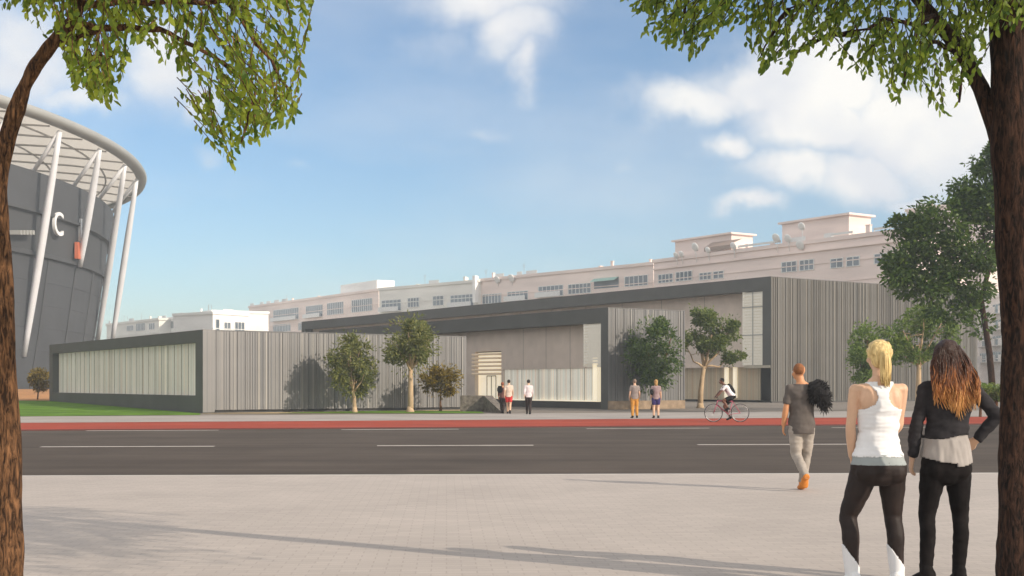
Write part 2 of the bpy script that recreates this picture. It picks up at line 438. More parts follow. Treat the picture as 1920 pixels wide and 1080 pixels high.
# lane lines
mk = MB()
def dash(x0, x1, yl, yr, w):
    def row(x): return yl + (yr - yl) * (x - 240) / (1450 - 240)
    a, b_ = G(x0, row(x0)), G(x1, row(x1))
    k = (H + .03) / H
    a *= k; b_ *= k
    t = (b_ - a).normalized(); n = Vector((-t.y, t.x, 0)) * w / 2
    mk.face([(q.x, q.y, -.026) for q in (a - n, b_ - n, b_ + n, a + n)])
for x0, x1 in ((-540, -230), (76, 402), (707, 1000), (1308, 1600), (1910, 2200)): dash(x0, x1, 837.5, 833.5, .28)
for x0, x1 in ((-320, -80), (162, 410), (640, 860), (1100, 1330), (1560, 1790)): dash(x0, x1, 807.4, 802.4, .28)
tag(mk.build('lane_markings', M['paint']), kind='structure')
# lawns
def lawn(pts, name='lawn', m='grass'):
    mb = MB(); mb.face(pts); return tag(mb.build(name, M[m]), kind='structure')
lw = MB()
a0 = G(-200, 782.5); a1 = G(375, 778.0)
lw.face([(a0.x, a0.y, .008), (a1.x, a1.y, .008), (-15.6, 62.6, .008), (-32.6, 87.6, .30), (-45, 89, .30), (-60, 89, .3)])
tag(lw.build('lawn', M['grass']), kind='structure')
eb = MB(); eb.face([(-60, 89.1, .302), (-30, 89.1, .302), (-30, 140, .9), (-70, 140, .9)])
tag(eb.build('earth_bank', M['orange']), kind='structure')
b0 = G(380, 775.6); b1 = G(905, 775.4)
sb = MB(); sb.face([(b0.x, b0.y, .012), (b1.x, b1.y, .012), (-1.75, 71.9, .012), (-15.5, 62.5, .012)])
tag(sb.build('sunlit_kerb_strip', M['sunlit_kerb']), kind='structure')
gs = MB()
q = [G(520, 775.2), G(908, 775.4), G(900, 770.5), G(700, 771), G(560, 773.5)]
gs.face([(p.x, p.y, .018) for p in q])
tag(gs.build('grass_strip', M['grass']), kind='structure')

# ------------------------------------------------------------------ the grey building: three volumes
ANG = math.atan2(2346.0, 3440.0)
def cladding(x0, x1, z0, z1, m, parent, seed, depth=.05):
    "irregular vertical ribs in front of plane y=0, built as one folded sheet with returns"
    rr = random.Random(seed); mb = MB(); x = x0
    prof = [(x0, 0.0)]
    while x < x1 - .12:
        w = rr.choice([.07, .08, .10, .12, .16]); d = rr.choice([.008, .016, .03, .045]) * depth / .05
        w = min(w, x1 - x)
        prof += [(x, -d), (x + w * .8, -d), (x + w * .8, -.0), (x + w, -.0)]
        x += w
    prof.append((x1, 0.0))
    for (a, da), (b_, db) in zip(prof[:-1], prof[1:]):
        if abs(a - b_) + abs(da - db) < 1e-5: continue
        mb.face([(a, da, z0), (b_, db, z0), (b_, db, z1), (a, da, z1)])
        mb.face([(a, da, z1), (b_, db, z1), (b_, .02, z1), (a, .02, z1)])
    return mb.build('cladding', m, parent)

def frame_part(name, L, top, fas, pil_near, pil_far, base_z, parent, depth=.9, pil_bottom=0.0):
    mb = MB()
    mb.box(0, 0, top - fas, depth, L, top)                       # fascia
    mb.box(0, 0, pil_bottom, depth, pil_near, top - fas)          # near pillar
    if pil_far: mb.box(0, L - pil_far, base_z, depth, L, top - fas)
    if base_z: mb.box(0, pil_near, 0, depth, L - 0, base_z)
    return mb.build(name, M['zinc'], parent)

# --- front pavilion
A = thing('exhibition_pavilion', 'long low pavilion with a pale strip window on its left face and a ribbed side', 'building', (-15.5, 62.7, 0), ANG)
L1, W1, T1 = 29.8, 15.6, 4.2
frame_part('frame', L1, T1, .62, 1.02, .9, .88, A, depth=.6)
gb = MB(); gb.box(.42, 1.02, .88, .55, L1 - .9, T1 - .62); mu = gb
for i in range(1, 26):
    yy = 1.02 + (L1 - 1.92) * i / 26
    mu.box(.39, yy - .015, .881, .419, yy + .015, T1 - .621, 1)
mu.build('strip_window', [M['poly'], M['polygrey']], A)
cladding(.62, W1, .16, T1 - .06, M['ribs'], A, 3)
w = MB(); w.box(.602, .03, .12, W1, L1 - .02, T1 - .05); w.build('wall', M['zinc2'], A)
w = MB(); w.box(.7, .12, 0, W1 - .08, L1 - .1, .12); w.build('plinth', M['zinc2'], A)
w = MB(); w.box(.62, .0, T1 - .05, W1, L1, T1 - .0); w.build('roof', M['roofing'], A)
# corner strip of cladding seam
w = MB(); w.box(0.0, -.03, .05, .62, 0, T1); w.build('corner_trim', M['ribs'], A)

# --- entrance volume
B = thing('entrance_building', 'grey framed entrance building with glowing lobby panels under a brown grey wall', 'building', (5.51, 71.8, 0), ANG)
L2, W2, T2 = 38.0, 5.9, 5.88
frame_part('frame', L2, T2, .86, .66, 0, 0, B, depth=1.5)
RX = .9
w = MB()
w.box(RX, 2.36, 2.42, RX + .3, 12.3, T2 - .86); w.box(RX, 12.3, 3.66, RX + .3, L2, T2 - .86); w.box(RX, 15.6, .3, RX + .3, L2, 3.659)
jt = w
for yy in (4.8, 7.3, 9.8): jt.box(RX - .008, yy, 2.44, RX - .001, yy + .02, T2 - .87, 1)
jt.build('wall', [M['panelgrey'], M['zinc']], B)
w = MB(); w.box(RX + .12, .66, .48, RX + .2, 12.1, 2.41)
for yy in (1.9, 3.5, 4.9, 6.3, 8.2, 10.1): w.box(RX + .085, yy, .481, RX + .119, yy + .03, 2.409, 1)
w.build('lobby_window', [M['polyw'], M['polygrey']], B)
w = MB(); w.box(RX - .1, .66, 0, RX + .25, 15.6, .42); w.build('plinth', M['zinc2'], B)
w = MB(); w.box(RX - .14, .66, .42, RX + .25, 12.1, .48); w.build('lit_sill', M['lobbylight'], B)
w = MB(); w.box(.25, 1.35, .44, .6, 1.75, 3.0); w.build('lit_column', M['warm'], B)
w = MB()
w.box(.25, .70, 2.45, .8, 2.30, 2.6)
n_l = 13
for i in range(n_l):
    z = 2.66 + i * (T2 - .9 - 2.7) / n_l
    w.face([(.06, .70, z), (.06, 2.34, z), (.20, 2.34, z + .12), (.20, .70, z + .12)])
    w.face([(.06, .70, z + .13), (.06, 2.34, z + .13), (.06, 2.34, z), (.06, .70, z)])
w.box(.3, .7, 2.6, .5, 2.3, T2 - .88)
w.box(.04, 2.28, 2.5, .3, 2.36, T2 - .88)
w.build('louvre_window', M['louvre'], B)
# door opening with louvres over it
w = MB(); w.box(RX + .5, 12.3, .48, RX + .6, 17.0, 3.6); w.build('lit_doorway', M['lobbylight'], B)
w = MB()
for i in range(6):
    z = 2.08 + i * .26
    w.loft([(RX + .3, 12.55, z + .07), (RX - .12, 12.6, z + .07), (RX - .26, 12.95, z + .07), (RX - .26, 15.5, z + .07)], [.075] * 4, n=8)
w.build('door_louvres', M['blade'], B)
w = MB(); w.box(RX - .02, 12.15, .42, RX + .35, 12.32, 3.72); w.box(RX - .02, 12.32, 3.66, RX - .001, 15.5, 3.72); w.build('door_frame', M['panelgrey'], B)
d = MB()
for yy in (13.6, 14.15, 14.7): d.box(RX + .4, yy, .5, RX + .44, yy + .05, 2.05)
d.box(RX + .4, 13.6, 1.98, RX + .44, 14.75, 2.05)
d.build('door', M['rimgrey'], B)
cladding(.0, W2, .5, T2 - .05, M['ribs'], B, 8)
w = MB(); w.box(1.502, .03, .1, W2, L2, T2 - .04); w.build('rear_wall', M['zinc2'], B)
w = MB(); w.box(0, -.02, 0, W2, .03, .5); w.build('footing', mat('footing stone', (.30, .22, .15), .9, var=.25, scale=3, bump=.5), B)
w = MB(); w.box(1.5, 0, T2 - .04, W2, L2, T2 + .0); w.build('roof', M['roofing'], B)

# --- tall hall
Hh = thing('sports_hall', 'tall dark framed sports hall with ribbed bronze side wall, largest of the grey volumes', 'building', (20.36, 98.5, 0), ANG)
L3, W3, T3 = 87.0, 26.4, 9.95
frame_part('frame', L3, T3, 1.05, .88, 1.2, 0, Hh, depth=2.2, pil_bottom=2.95)
w = MB()
w.box(1.1, 3.2, 2.95, 1.4, L3, T3 - 1.05)
jt = w
for k in range(1, 12): jt.box(1.09, 3.2 + k * 5.5, 3.0, 1.099, 3.23 + k * 5.5, T3 - 1.06, 1)
jt.build('wall', [M['panelgrey'], M['zinc']], Hh)
w = MB(); w.box(1.5, 2.6, .15, 1.6, 24, 2.93); w.build('lower_screen', M['polybr'], Hh)
w = MB(); w.box(.9, 2.6, 2.85, 1.7, L3, 2.95); w.build('soffit', M['panelgrey'], Hh)
for y0_ in (5.15, 6.15):
    w = MB(); w.box(1.25, y0_, .3, 1.45, y0_ + .32, 3.6 if y0_ > 6 else 2.9); w.build('lit_slit', M['warm'], Hh)
w = MB(); w.box(2.2, .05, .1, 2.3, 2.6, 2.95); w.build('recess_wall', M['zinc2'], Hh)
w = MB(); w.box(2.1, .25, .12, 2.18, 1.35, 2.5); dr_ = w.build('door', mat('pale grey door', (.42, .40, .37), .5, .2), Hh)
w = MB(); w.box(2.04, .35, 1.05, 2.1, .40, 1.35); w.build('handle', M['rimgrey'], dr_)
w = MB(); w.box(0, 0, 2.75, 2.2, 2.9, 2.95); w.build('lintel', mat('pale lintel', (.46, .42, .34), .6), Hh)
w = MB()
n_l = 24
for i in range(n_l):
    z = 3.0 + i * (T3 - 1.15 - 3.05) / n_l
    w.box(.12, .9, z, .26, 3.16, z + .16)
    w.face([(.26, .9, z + .14), (.26, 3.16, z + .14), (.34, 3.16, z + .26), (.34, .9, z + .26)])
w.box(.34, .9, 2.98, .5, 3.18, T3 - 1.1)
w.box(.1, 3.10, 2.96, .5, 3.2, T3 - 1.06)
for zz in (5.35, 7.6): w.box(.06, .9, zz, .119, 3.2, zz + .08, 1)
w.box(.06, 2.0, 3.0, .11, 2.06, T3 - 1.1, 1)
w.build('louvre_window', [M['louvre'], M['rimgrey']], Hh)
cladding(0, W3, .1, T3 - .05, M['ribs_hall'], Hh, 11, .09)
w = MB(); w.box(2.3, .05, .1, W3, L3, T3 - .05); w.build('rear_wall', M['zinc2'], Hh)
w = MB(); w.box(0, .0, T3 - .04, W3, L3, T3 + .0)
rf = MB(); rf.box(2.2, 0, T3 - .045, W3, L3, T3 + .0); rf.build('roof', M['roofing'], Hh)
w = MB(); w.box(0.0, -.14, 0, W3, .05, .1); w.build('plinth', M['zinc2'], Hh)

# gabion wall beside the ramp
wl = MB()
bx = [(-1.50, 66.4), (-.52, 62.9), (-.22, 63.2), (-1.05, 66.7)]
zt = [.86, .05, .05, .86]
wl.face([(x, y, 0) for x, y in reversed(bx)])
wl.face([(x, y, z) for (x, y), z in zip(bx, zt)])
for i in range(4):
    a_, b_ = bx[i], bx[(i + 1) % 4]
    wl.face([(a_[0], a_[1], 0), (b_[0], b_[1], 0), (b_[0], b_[1], zt[(i + 1) % 4]), (a_[0], a_[1], zt[i])])
wl.box(-2.75, 66.4, 0, -1.502, 66.9, .86)
wl.face([(-2.75, 66.4, .0), (-1.6, 63.6, 0), (-.52, 62.9, 0), (-1.5, 66.4, 0)])
gm = mat('gabion stone', (.14, .12, .10), .95, var=.5, scale=5, bump=1.0, bscale=12)
tag(wl.build('low_wall', gm), 'low dark stone wall sloping down beside the plaza ramp', 'wall')

# ------------------------------------------------------------------ stadium
ST = Vector((-155.0, 173.0, 0))
stad = thing('stadium', 'huge round stadium with slate grey bowl, white roof canopy and leaning white columns', 'stadium', ST)
def ring_hit(px, r):
    "nearest point on circle radius r round the stadium centre seen at photo column px (tangent point if missed)"
    k = (px - 960) / F; dx, dy = k, 1.0; n = math.hypot(dx, dy); dx /= n; dy /= n
    t = ST.x * dx + ST.y * dy
    cx, cy = dx * t - ST.x, dy * t - ST.y
    d2 = cx * cx + cy * cy
    if d2 < r * r: t -= math.sqrt(r * r - d2); return Vector((dx * t - ST.x, dy * t - ST.y, 0)), t * dy
    s = r / math.sqrt(d2); return Vector((cx * s, cy * s, 0)), t * dy
def zat(y, d): return H + (HY - y) / F * d
NS = 180
def rev(prof, name, m, parent, n=NS, smooth=False):
    mb = MB()
    for i in range(n):
        a, b_ = 2 * math.pi * i / n, 2 * math.pi * (i + 1) / n
        for (r0, z0), (r1, z1) in zip(prof[:-1], prof[1:]):
            mb.face([(r0 * math.cos(a), r0 * math.sin(a), z0), (r0 * math.cos(b_), r0 * math.sin(b_), z0),
                     (r1 * math.cos(b_), r1 * math.sin(b_), z1), (r1 * math.cos(a), r1 * math.sin(a), z1)])
    o = mb.build(name, m, parent)
    bm = bmesh.new(); bm.from_mesh(o.data); bmesh.ops.remove_doubles(bm, verts=bm.verts, dist=1e-4); bm.to_mesh(o.data); bm.free()
    if smooth: o.data.polygons.foreach_set('use_smooth', [True] * len(o.data.polygons))
    return o
prof = [(90.8, 0)]
for k in range(1, 7):
    zz = 3.0 * k; r_ = 90.8 + 2.8 * (zz / 18) ** .85
    prof += [(r_ - .0, zz - .09), (r_ + .05, zz - .07), (r_ + .05, zz), (r_, zz + .02)] if k < 6 else [(93.6, 18.0)]
rev(prof, 'lower_wall', M['stadium'], stad)
vb = MB()
for i in range(60):
    a = 2 * math.pi * (i + .3) / 60; c, s_ = math.cos(a), math.sin(a)
    vb.loft([(91.0 * c, 91.0 * s_, 0), (92.5 * c, 92.5 * s_, 9), (93.75 * c, 93.75 * s_, 18)], [.08, .08, .08], n=4)
me_ = vb.mesh('ribs'); lw_ = [o for o in stad.children if o.name.startswith('lower_wall')][0]
bm = bmesh.new(); bm.from_mesh(lw_.data); nf = len(bm.faces); bm.from_mesh(me_); bm.faces.ensure_lookup_table()
for f in bm.faces[nf:]: f.material_index = 1
bm.to_mesh(lw_.data); bm.free(); lw_.data.materials.append(M['stadium2'])
rev([(93.6, 18.0), (94.1, 18.1), (94.1, 18.6), (93.8, 18.7)], 'wall_band', M['stadium2'], stad)
rev([(93.8, 18.7), (94.3, 23.4), (94.9, 23.5), (94.9, 23.9)], 'middle_wall', M['stadium2'], stad)
rev([(94.7, 23.9), (95.2, 28.6), (94.4, 28.7), (90, 28.7)], 'parapet', M['stadium'], stad)
rev([(99.4, 35.0), (100.1, 34.9), (100.35, 34.5), (100.2, 34.0), (99.4, 33.7), (98.8, 33.8)], 'roof_rim', M['rimgrey'], stad, smooth=True)
rev([(99.6, 34.7), (90, 35.6), (74, 36.6), (62, 37.5)], 'roof', M['membrane'], stad)
tr = MB()
for i in range(72):
    a = 2 * math.pi * i / 72
    c, s_ = math.cos(a), math.sin(a)
    tr.loft([(98.9 * c, 98.9 * s_, 33.6), (90 * c, 90 * s_, 34.4), (74 * c, 74 * s_, 35.2)], [.12, .15, .15], n=5)
for rr_ in (94.0, 86):
    pts = [(rr_ * math.cos(2 * math.pi * i / 120), rr_ * math.sin(2 * math.pi * i / 120), 34.0 + (98 - rr_) * .06) for i in range(121)]
    tr.loft(pts, [.14] * 121, n=5)
tr.build('roof_truss', mat('pale truss steel', (.52, .50, .47), .5), stad)
cols = [((112, 236), (45, 668), 98.9, 91.9), ((187, 272), (150, 500), 98.9, 94.4), ((234, 306), (183, 640), 98.9, 92.9), ((256, 332), (212, 640), 98.9, 95.0), ((20, 196), (-70, 700), 98.9, 91.9)]
for (tx, ty), (bx_, by), rt, rb in cols:
    pt, dt = ring_hit(tx, rt); pb, db = ring_hit(bx_, rb)
    pt.z = 33.4; pb.z = max(0.0, zat(by, db))
    mb = MB(); n = 9
    pts = [pt.lerp(pb, i / n) for i in range(n + 1)]
    mb.loft(pts, [.24 + .28 * math.sin(math.pi * (i + 1.0) / (n + 2)) for i in range(n + 1)], n=10)
    mb.build('column', M['whitesteel'], stad, smooth=True)
    mb = MB(); q_, dq = ring_hit(tx - 50 if tx > 60 else tx - 60, 94.6); q_.z = 28.6
    mb.loft([pt, q_], [.3, .26], n=8); mb.build('strut', M['whitesteel'], stad, smooth=True)
def letter(ch, px, py, h, r=94.75):
    cu = bpy.data.curves.new('letter', 'FONT'); cu.body = ch; cu.size = h / .7; cu.extrude = .18; cu.align_x = 'CENTER'
    cu.offset = .02
    to = bpy.data.objects.new('letter', cu); C.objects.link(to)
    dg = bpy.context.evaluated_depsgraph_get()
    me = bpy.data.meshes.new_from_object(to.evaluated_get(dg)); me.materials.clear(); me.materials.append(M['letter'])
    bpy.data.objects.remove(to)
    p, dd = ring_hit(px, r); z = zat(py, dd)
    n = p.normalized(); p = p + n * .05
    ang = math.atan2(n.y, n.x) + math.pi / 2
    o = link('letter', me, stad); o.location = (p.x, p.y, z - h * .5); o.rotation_euler = (R(90), 0, ang)
    return o
letter('C', 108, 419, 3.1); letter('I', 150, 430, 3.1)
p, dd = ring_hit(142, 94.0); n = p.normalized()
sg = MB(); sg.box(-1.25, -.25, -1.15, 1.25, .25, 1.15)
so = sg.build('sign_panel', M['sign_orange'], stad); so.location = (p + n * .5 + Vector((0, 0, zat(471, dd)))); so.rotation_euler = (0, 0, math.atan2(n.y, n.x) + math.pi / 2)
bl = MB()
for i in range(5):
    p, dd = ring_hit(22 + i * 6, 94.2)
    bl.box(p.x - 1.2, p.y - .3, zat(440, dd), p.x + 1.2, p.y + .3, zat(432, dd))
bl.build('gantry', M['rimgrey'], stad)

# ------------------------------------------------------------------ apartment blocks behind
def bricky(name, c, c2, k=.5):
    return mat(name, c, .85, var=.10, scale=.25, stretch=(.3, .3, 2.2), hue2=c2 + (1,))
PINK = bricky('pink brick', (.74, .62, .57), (.80, .67, .61))
PINK2 = bricky('salmon render', (.78, .65, .59), (.83, .70, .63))
WHITE = bricky('cream render', (.76, .74, .68), (.80, .78, .72))
WHITE2 = bricky('white render', (.84, .83, .80), (.88, .87, .84))
AWN = mat('green awning', (.30, .48, .42), .8)
DISH = mat('white dish', (.8, .8, .78), .5)
AWNB = mat('brown awning', (.30, .22, .18), .8)
def block(name, label, xl, yl, xr, yr, dr, m, cat='apartment block', depth=14, floors=3, wins=None, cornice=.5, group='apartment blocks behind the sports hall'):
    "slab whose roof edge runs from photo pixel (xl,yl) to (xr,yr) with its right end at distance dr"
    dl = dr * (HY - yr) / (HY - yl)
    a, b_ = P(xl, yl, dl), P(xr, yr, dr)
    z = b_.z
    t = thing(name, label, cat, (b_.x, b_.y, 0), math.atan2(a.y - b_.y, a.x - b_.x), group)
    Ln = math.hypot(a.x - b_.x, a.y - b_.y)
    # local x runs from right end to left end; facade at y=0; outward is +y (towards the street)
    w = MB(); w.box(0, -depth, 0, Ln, 0, z - .6); w.build('wall', m, t)
    w = MB(); w.box(-.25, -depth - .2, z - .6, Ln + .25, cornice * .5, z); w.build('roof', m, t)
    w = MB()
    for f in range(floors): w.box(0, 0, z - 3.9 - 3 * f, Ln, .12, z - 3.75 - 3 * f)
    w.build('floor_band', m, t)
    def X(px):   # local x of the facade point seen at column px
        k = (px - 960) / F; u = Vector((a.x - b_.x, a.y - b_.y)) / Ln
        return (k * b_.y - b_.x) / (u.x - k * u.y)
    for (x0, x1, top, hgt, kind) in (wins or []):
        u0, u1 = X(x1), X(x0)
        wm = MB(); z1 = z - top; z0 = z1 - hgt
        if kind == 'balcony':
            wm.box(u0, .0, z0, u1, .05, z1, 1)
            wm.box(u0 - .1, .0, z0 - .15, u1 + .1, 1.1, z0, 0); wm.box(u0 - .1, 1.0, z0, u1 + .1, 1.1, z0 + .9, 0)
            n = max(2, int((u1 - u0) / 1.2))
            for i in range(n + 1): wm.box(u0 + (u1 - u0) * i / n - .06, .05, z0, u0 + (u1 - u0) * i / n + .06, .1, z1, 0)
            wm.box(u0, .05, z1 - .12, u1, .1, z1, 0)
        elif kind == 'awning':
            wm.box(u0, .0, z0, u1, .05, z1, 1)
            wm.face([(u0, .05, z1), (u1, .05, z1), (u1, 1.3, z1 - .7), (u0, 1.3, z1 - .7)], 2)
        else:
            wm.box(u0, .0, z0, u1, .05, z1, 1)
            wm.box(u0 - .1, 0, z0 - .1, u1 + .1, .12, z0, 0); wm.box(u0 - .1, 0, z1, u1 + .1, .12, z1 + .1, 0)
            n = max(1, int(round((u1 - u0) / 1.1)))
            for i in range(n + 1):
                xx = u0 + (u1 - u0) * i / n
                wm.box(xx - .07, .05, z0, xx + .07, .12, z1, 0)
        wm.build('window', [M['winframe'], M['glasspale'] if kind != 'dark' else M['glassdark'], AWN], t)
    # roof clutter: flues, tanks and aerials
    r_ = random.Random(int(xl) + 5)
    for i in range(int(Ln / 5)):
        xx = r_.uniform(.5, Ln - .8); yy = r_.uniform(-5, -.6); k = r_.random(); q = MB()
        if k < .45:
            a1, a2, a3 = r_.uniform(.25, .9), r_.uniform(.3, .8), r_.uniform(.4, 1.3)
            q.box(xx, yy - a2, z, xx + a1, yy, z + a3); q.box(xx - .08, yy - a2 - .08, z + a3, xx + a1 + .08, yy + .08, z + a3 + .1)
            q.build('chimney', m, t)
        elif k < .7:
            hh = r_.uniform(1.4, 2.6); q.loft([(xx, yy, z), (xx, yy, z + hh)], [.045, .03], n=5)
            for u in range(4): q.loft([(xx - .5 + u * .07, yy, z + hh - .25 * u), (xx + .5 - u * .07, yy, z + hh - .25 * u)], [.02, .02], n=4)
            q.build('aerial', M['rimgrey'], t)
        else:
            w1 = r_.uniform(1.5, 4); q.box(xx, -.35, z + .02, xx + w1, -.3, z + .75)
            q.build('parapet_panel', M['winframe'], t)
    return t, z, Ln, X
def wins_row(x0, x1, n, top, hgt, kinds, rr):
    out = []
    for i in range(n):
        a = x0 + (x1 - x0) * i / n; w_ = (x1 - x0) / n
        out.append((a + w_ * .15, a + w_ * (.55 + rr.random() * .3), top, hgt, rr.choice(kinds)))
    return out
rr = random.Random(4)
W5 = [(1195 + 0, 1196, 2, 1, 'win')]
t5, z5, L5, X5 = block('apartment_block', 'tallest pink brick apartment block, at the right behind the sports hall', 1226, 487, 1700, 427, 180, PINK,
    wins=[(1235, 1262, 2.9, 1.4, 'dark'), (1268, 1298, 2.8, 1.5, 'dark'), (1312, 1334, 3.4, 1.1, 'win'), (1338, 1357, 3.4, 1.1, 'win'),
          (1466, 1494, 3.1, 1.5, 'win'), (1500, 1526, 3.1, 1.5, 'win'), (1558, 1581, 3.4, 1.3, 'win'), (1588, 1612, 3.4, 1.3, 'win'), (1640, 1664, 3.4, 1.3, 'win')])
u5 = lambda a, b_: (X5(b_), X5(a))
w = MB(); x0, x1 = u5(1226, 1700); w.box(x0, .0, z5 - 1.9, x1, .35, z5 - 1.65); w.build('cornice', PINK2, t5)
for (a, b_, h_) in ((1250, 1355, 3.0), (1450, 1575, 3.4)):
    x0, x1 = u5(a, b_)
    w = MB(); w.box(x0, -7, z5, x1, -2.0, z5 + h_); w.box(x0 - .5, -7.5, z5 + h_, x1 + .5, -1.5, z5 + h_ + .3)
    w.build('penthouse', PINK, t5)
for px, up, r_ in ((1308, 1.2, .8), (1460, .9, .8), (1482, .6, .7), (1508, 2.2, .7), (1332, .4, .6), (1380, .5, .7), (1505, -.7, .8), (1272, .2, .6), (1282, .3, .6)):
    w = MB(); xx = X5(px)
    w.ell((xx, .6, z5 + up), (r_, .18, r_), rot=Matrix.Rotation(R(-25), 3, 'X'))
    w.loft([(xx, .2, z5 - 1.4), (xx, .5, z5 + up)], [.05, .05], n=6)
    w.build('satellite_dish', DISH, t5, smooth=True)
for a, b_ in ((1385, 1465), (1560, 1600), (1640, 1698)):
    x0, x1 = u5(a, b_); w = MB()
    w.box(x0, .1, z5 + .2, x1, .2, z5 + .55); w.box(x0, .1, z5 - .1, x0 + .12, .2, z5 + .5); w.box(x1 - .12, .1, z5 - .1, x1, .2, z5 + .5)
    w.build('railing', M['winframe'], t5)
x0, x1 = u5(1318, 1376); w = MB()
w.face([(x0, -2.0, z5 + 2.0), (x1, -2.0, z5 + 2.0), (x1 - .6, .3, z5 + .9), (x0 + .6, .3, z5 + .9)]); w.face([(x0 + .6, .3, z5 + .9), (x1 - .6, .3, z5 + .9), (x1 - .6, .3, z5 + .2), (x0 + .6, .3, z5 + .2)])
w.build('awning', AWNB, t5)

wl4 = [(905, 940, 3.6, 1.9, 'win'), (952, 990, 3.4, 1.9, 'balcony'), (1010, 1056, 2.8, 2.2, 'balcony'), (1066, 1108, 3.0, 1.8, 'win'), (1114, 1160, 2.2, 2.0, 'awning'), (1172, 1215, 2.4, 1.8, 'win')]
t4, z4, L4, X4 = block('apartment_block', 'long salmon pink apartment terrace with a green awning, middle of the row behind', 898, 523, 1225, 491, 235, PINK2, wins=wl4)
for px in (935, 962):
    w = MB(); xx = X4(px); w.ell((xx, .5, z4 - .6), (.9, .2, .9), rot=Matrix.Rotation(R(-25), 3, 'X')); w.loft([(xx, .1, z4 - 2), (xx, .4, z4 - .6)], [.06, .06], n=6); w.build('satellite_dish', DISH, t4, smooth=True)
wl3 = [(716, 752, 3.0, 2.6, 'balcony'), (765, 786, 3.0, 2.0, 'win'), (812, 832, 3.0, 2.0, 'win'), (845, 888, 3.0, 2.6, 'balcony')]
t3, z3, L3_, X3 = block('apartment_block', 'cream apartment block in the row between two pink ones', 711, 540, 897, 524, 272, WHITE, wins=wl3)
w = MB(); x0, x1 = X3(897), X3(892); w.box(x0, .0, z3 - 5, x1, 1.0, z3 + .8); w.build('party_wall', WHITE2, t3)
wl2 = [(513, 560, 2.2, 3.2, 'balcony'), (574, 605, 2.2, 3.2, 'balcony'), (614, 644, 2.2, 3.0, 'win'), (660, 698, 2.2, 3.0, 'win'), (480, 495, 3.0, 2.0, 'win'),
       (513, 545, 6.6, 2.0, 'win'), (560, 590, 6.6, 2.0, 'win')]
t2, z2, L2_, X2 = block('apartment_block', 'pink and cream apartment block with rows of tall windows and a white rooftop room', 467, 574, 710, 541, 310, PINK2, wins=wl2)
w = MB(); x0, x1 = X2(700), X2(632); w.box(x0, -6, z2, x1, -1, z2 + 2.4); w.box(x1 - 2, -5, z2 + 2.4, x1 - 1, -4, z2 + 3); w.build('penthouse', WHITE2, t2)
wl1 = [(305, 314, 1.2, 1.4, 'win'), (320, 334, 1.2, 1.8, 'dark'), (342, 350, 1.3, 1.4, 'win'), (356, 370, 1.5, 2.6, 'dark'), (380, 395, 1.4, 1.6, 'win'), (378, 396, 3.6, 1.6, 'dark')]
t1, z1, L1_, X1 = block('apartment_block', 'white stepped apartment block farthest left, cream at its left end', 300, 598, 398, 581, 300, WHITE2, wins=wl1)
block('apartment_block', 'bright white gabled end block at the left of the pink row', 399, 584, 466, 588, 296, WHITE2, wins=[(404, 411, 1.8, 3.0, 'dark'), (440, 458, 2.2, 2.6, 'dark'), (420, 432, 2.4, 1.4, 'win')])
block('apartment_block', 'low cream apartment block nearest to the stadium', 200, 607, 298, 596, 330, WHITE, wins=[(238, 250, 1.3, 1.3, 'win'), (256, 272, 1.0, 1.9, 'dark'), (280, 290, 1.3, 1.5, 'win')])
block('apartment_block', 'pale pink block rising behind the dark trees on the right', 1700, 392, 1852, 372, 240, PINK)
tR, zR, LR, XR = block('apartment_block', 'tall white apartment block with balconies seen past the end of the hall', 1833, 560, 1990, 520, 160, WHITE2,
    wins=[(1838 + (i % 3) * 24, 1854 + (i % 3) * 24, 1.5 + 2.4 * (i // 3), 1.5, 'balcony') for i in range(12)])

# ------------------------------------------------------------------ air
hz = MB(); hz.box(-2600, -400, -1.2, 2600, 3100, 39)
hm = bpy.data.materials.new('haze'); hm.use_nodes = True; hnt = hm.node_tree; hnt.nodes.clear()
ho = hnt.nodes.new('ShaderNodeOutputMaterial'); hv = hnt.nodes.new('ShaderNodeVolumePrincipled')
hv.inputs['Color'].default_value = (.84, .93, 1.0, 1); hv.inputs['Density'].default_value = HAZE; hv.inputs['Anisotropy'].default_value = 0.0
hnt.links.new(hv.outputs[0], ho.inputs['Volume'])
tag(hz.build('haze', hm), kind='stuff')

def spline(pts, rads, sub=4):
    "Catmull-Rom through joints so limbs have no hard steps"
    pts = [Vector(p) for p in pts]; rads = [(r, r) if isinstance(r, (int, float)) else r for r in rads]
    op, orr = [], []
    n = len(pts)
    for i in range(n - 1):
        p0, p1, p2, p3 = pts[max(i - 1, 0)], pts[i], pts[i + 1], pts[min(i + 2, n - 1)]
        for k in range(sub):
            t = k / sub
            op.append(.5 * ((2 * p1) + (p2 - p0) * t + (2 * p0 - 5 * p1 + 4 * p2 - p3) * t * t + (3 * p1 - p0 - 3 * p2 + p3) * t ** 3))
            a, b_ = rads[i], rads[i + 1]; tt = t * t * (3 - 2 * t)
            orr.append((a[0] + (b_[0] - a[0]) * tt, a[1] + (b_[1] - a[1]) * tt))
    op.append(pts[-1]); orr.append(rads[-1])
    return op, orr

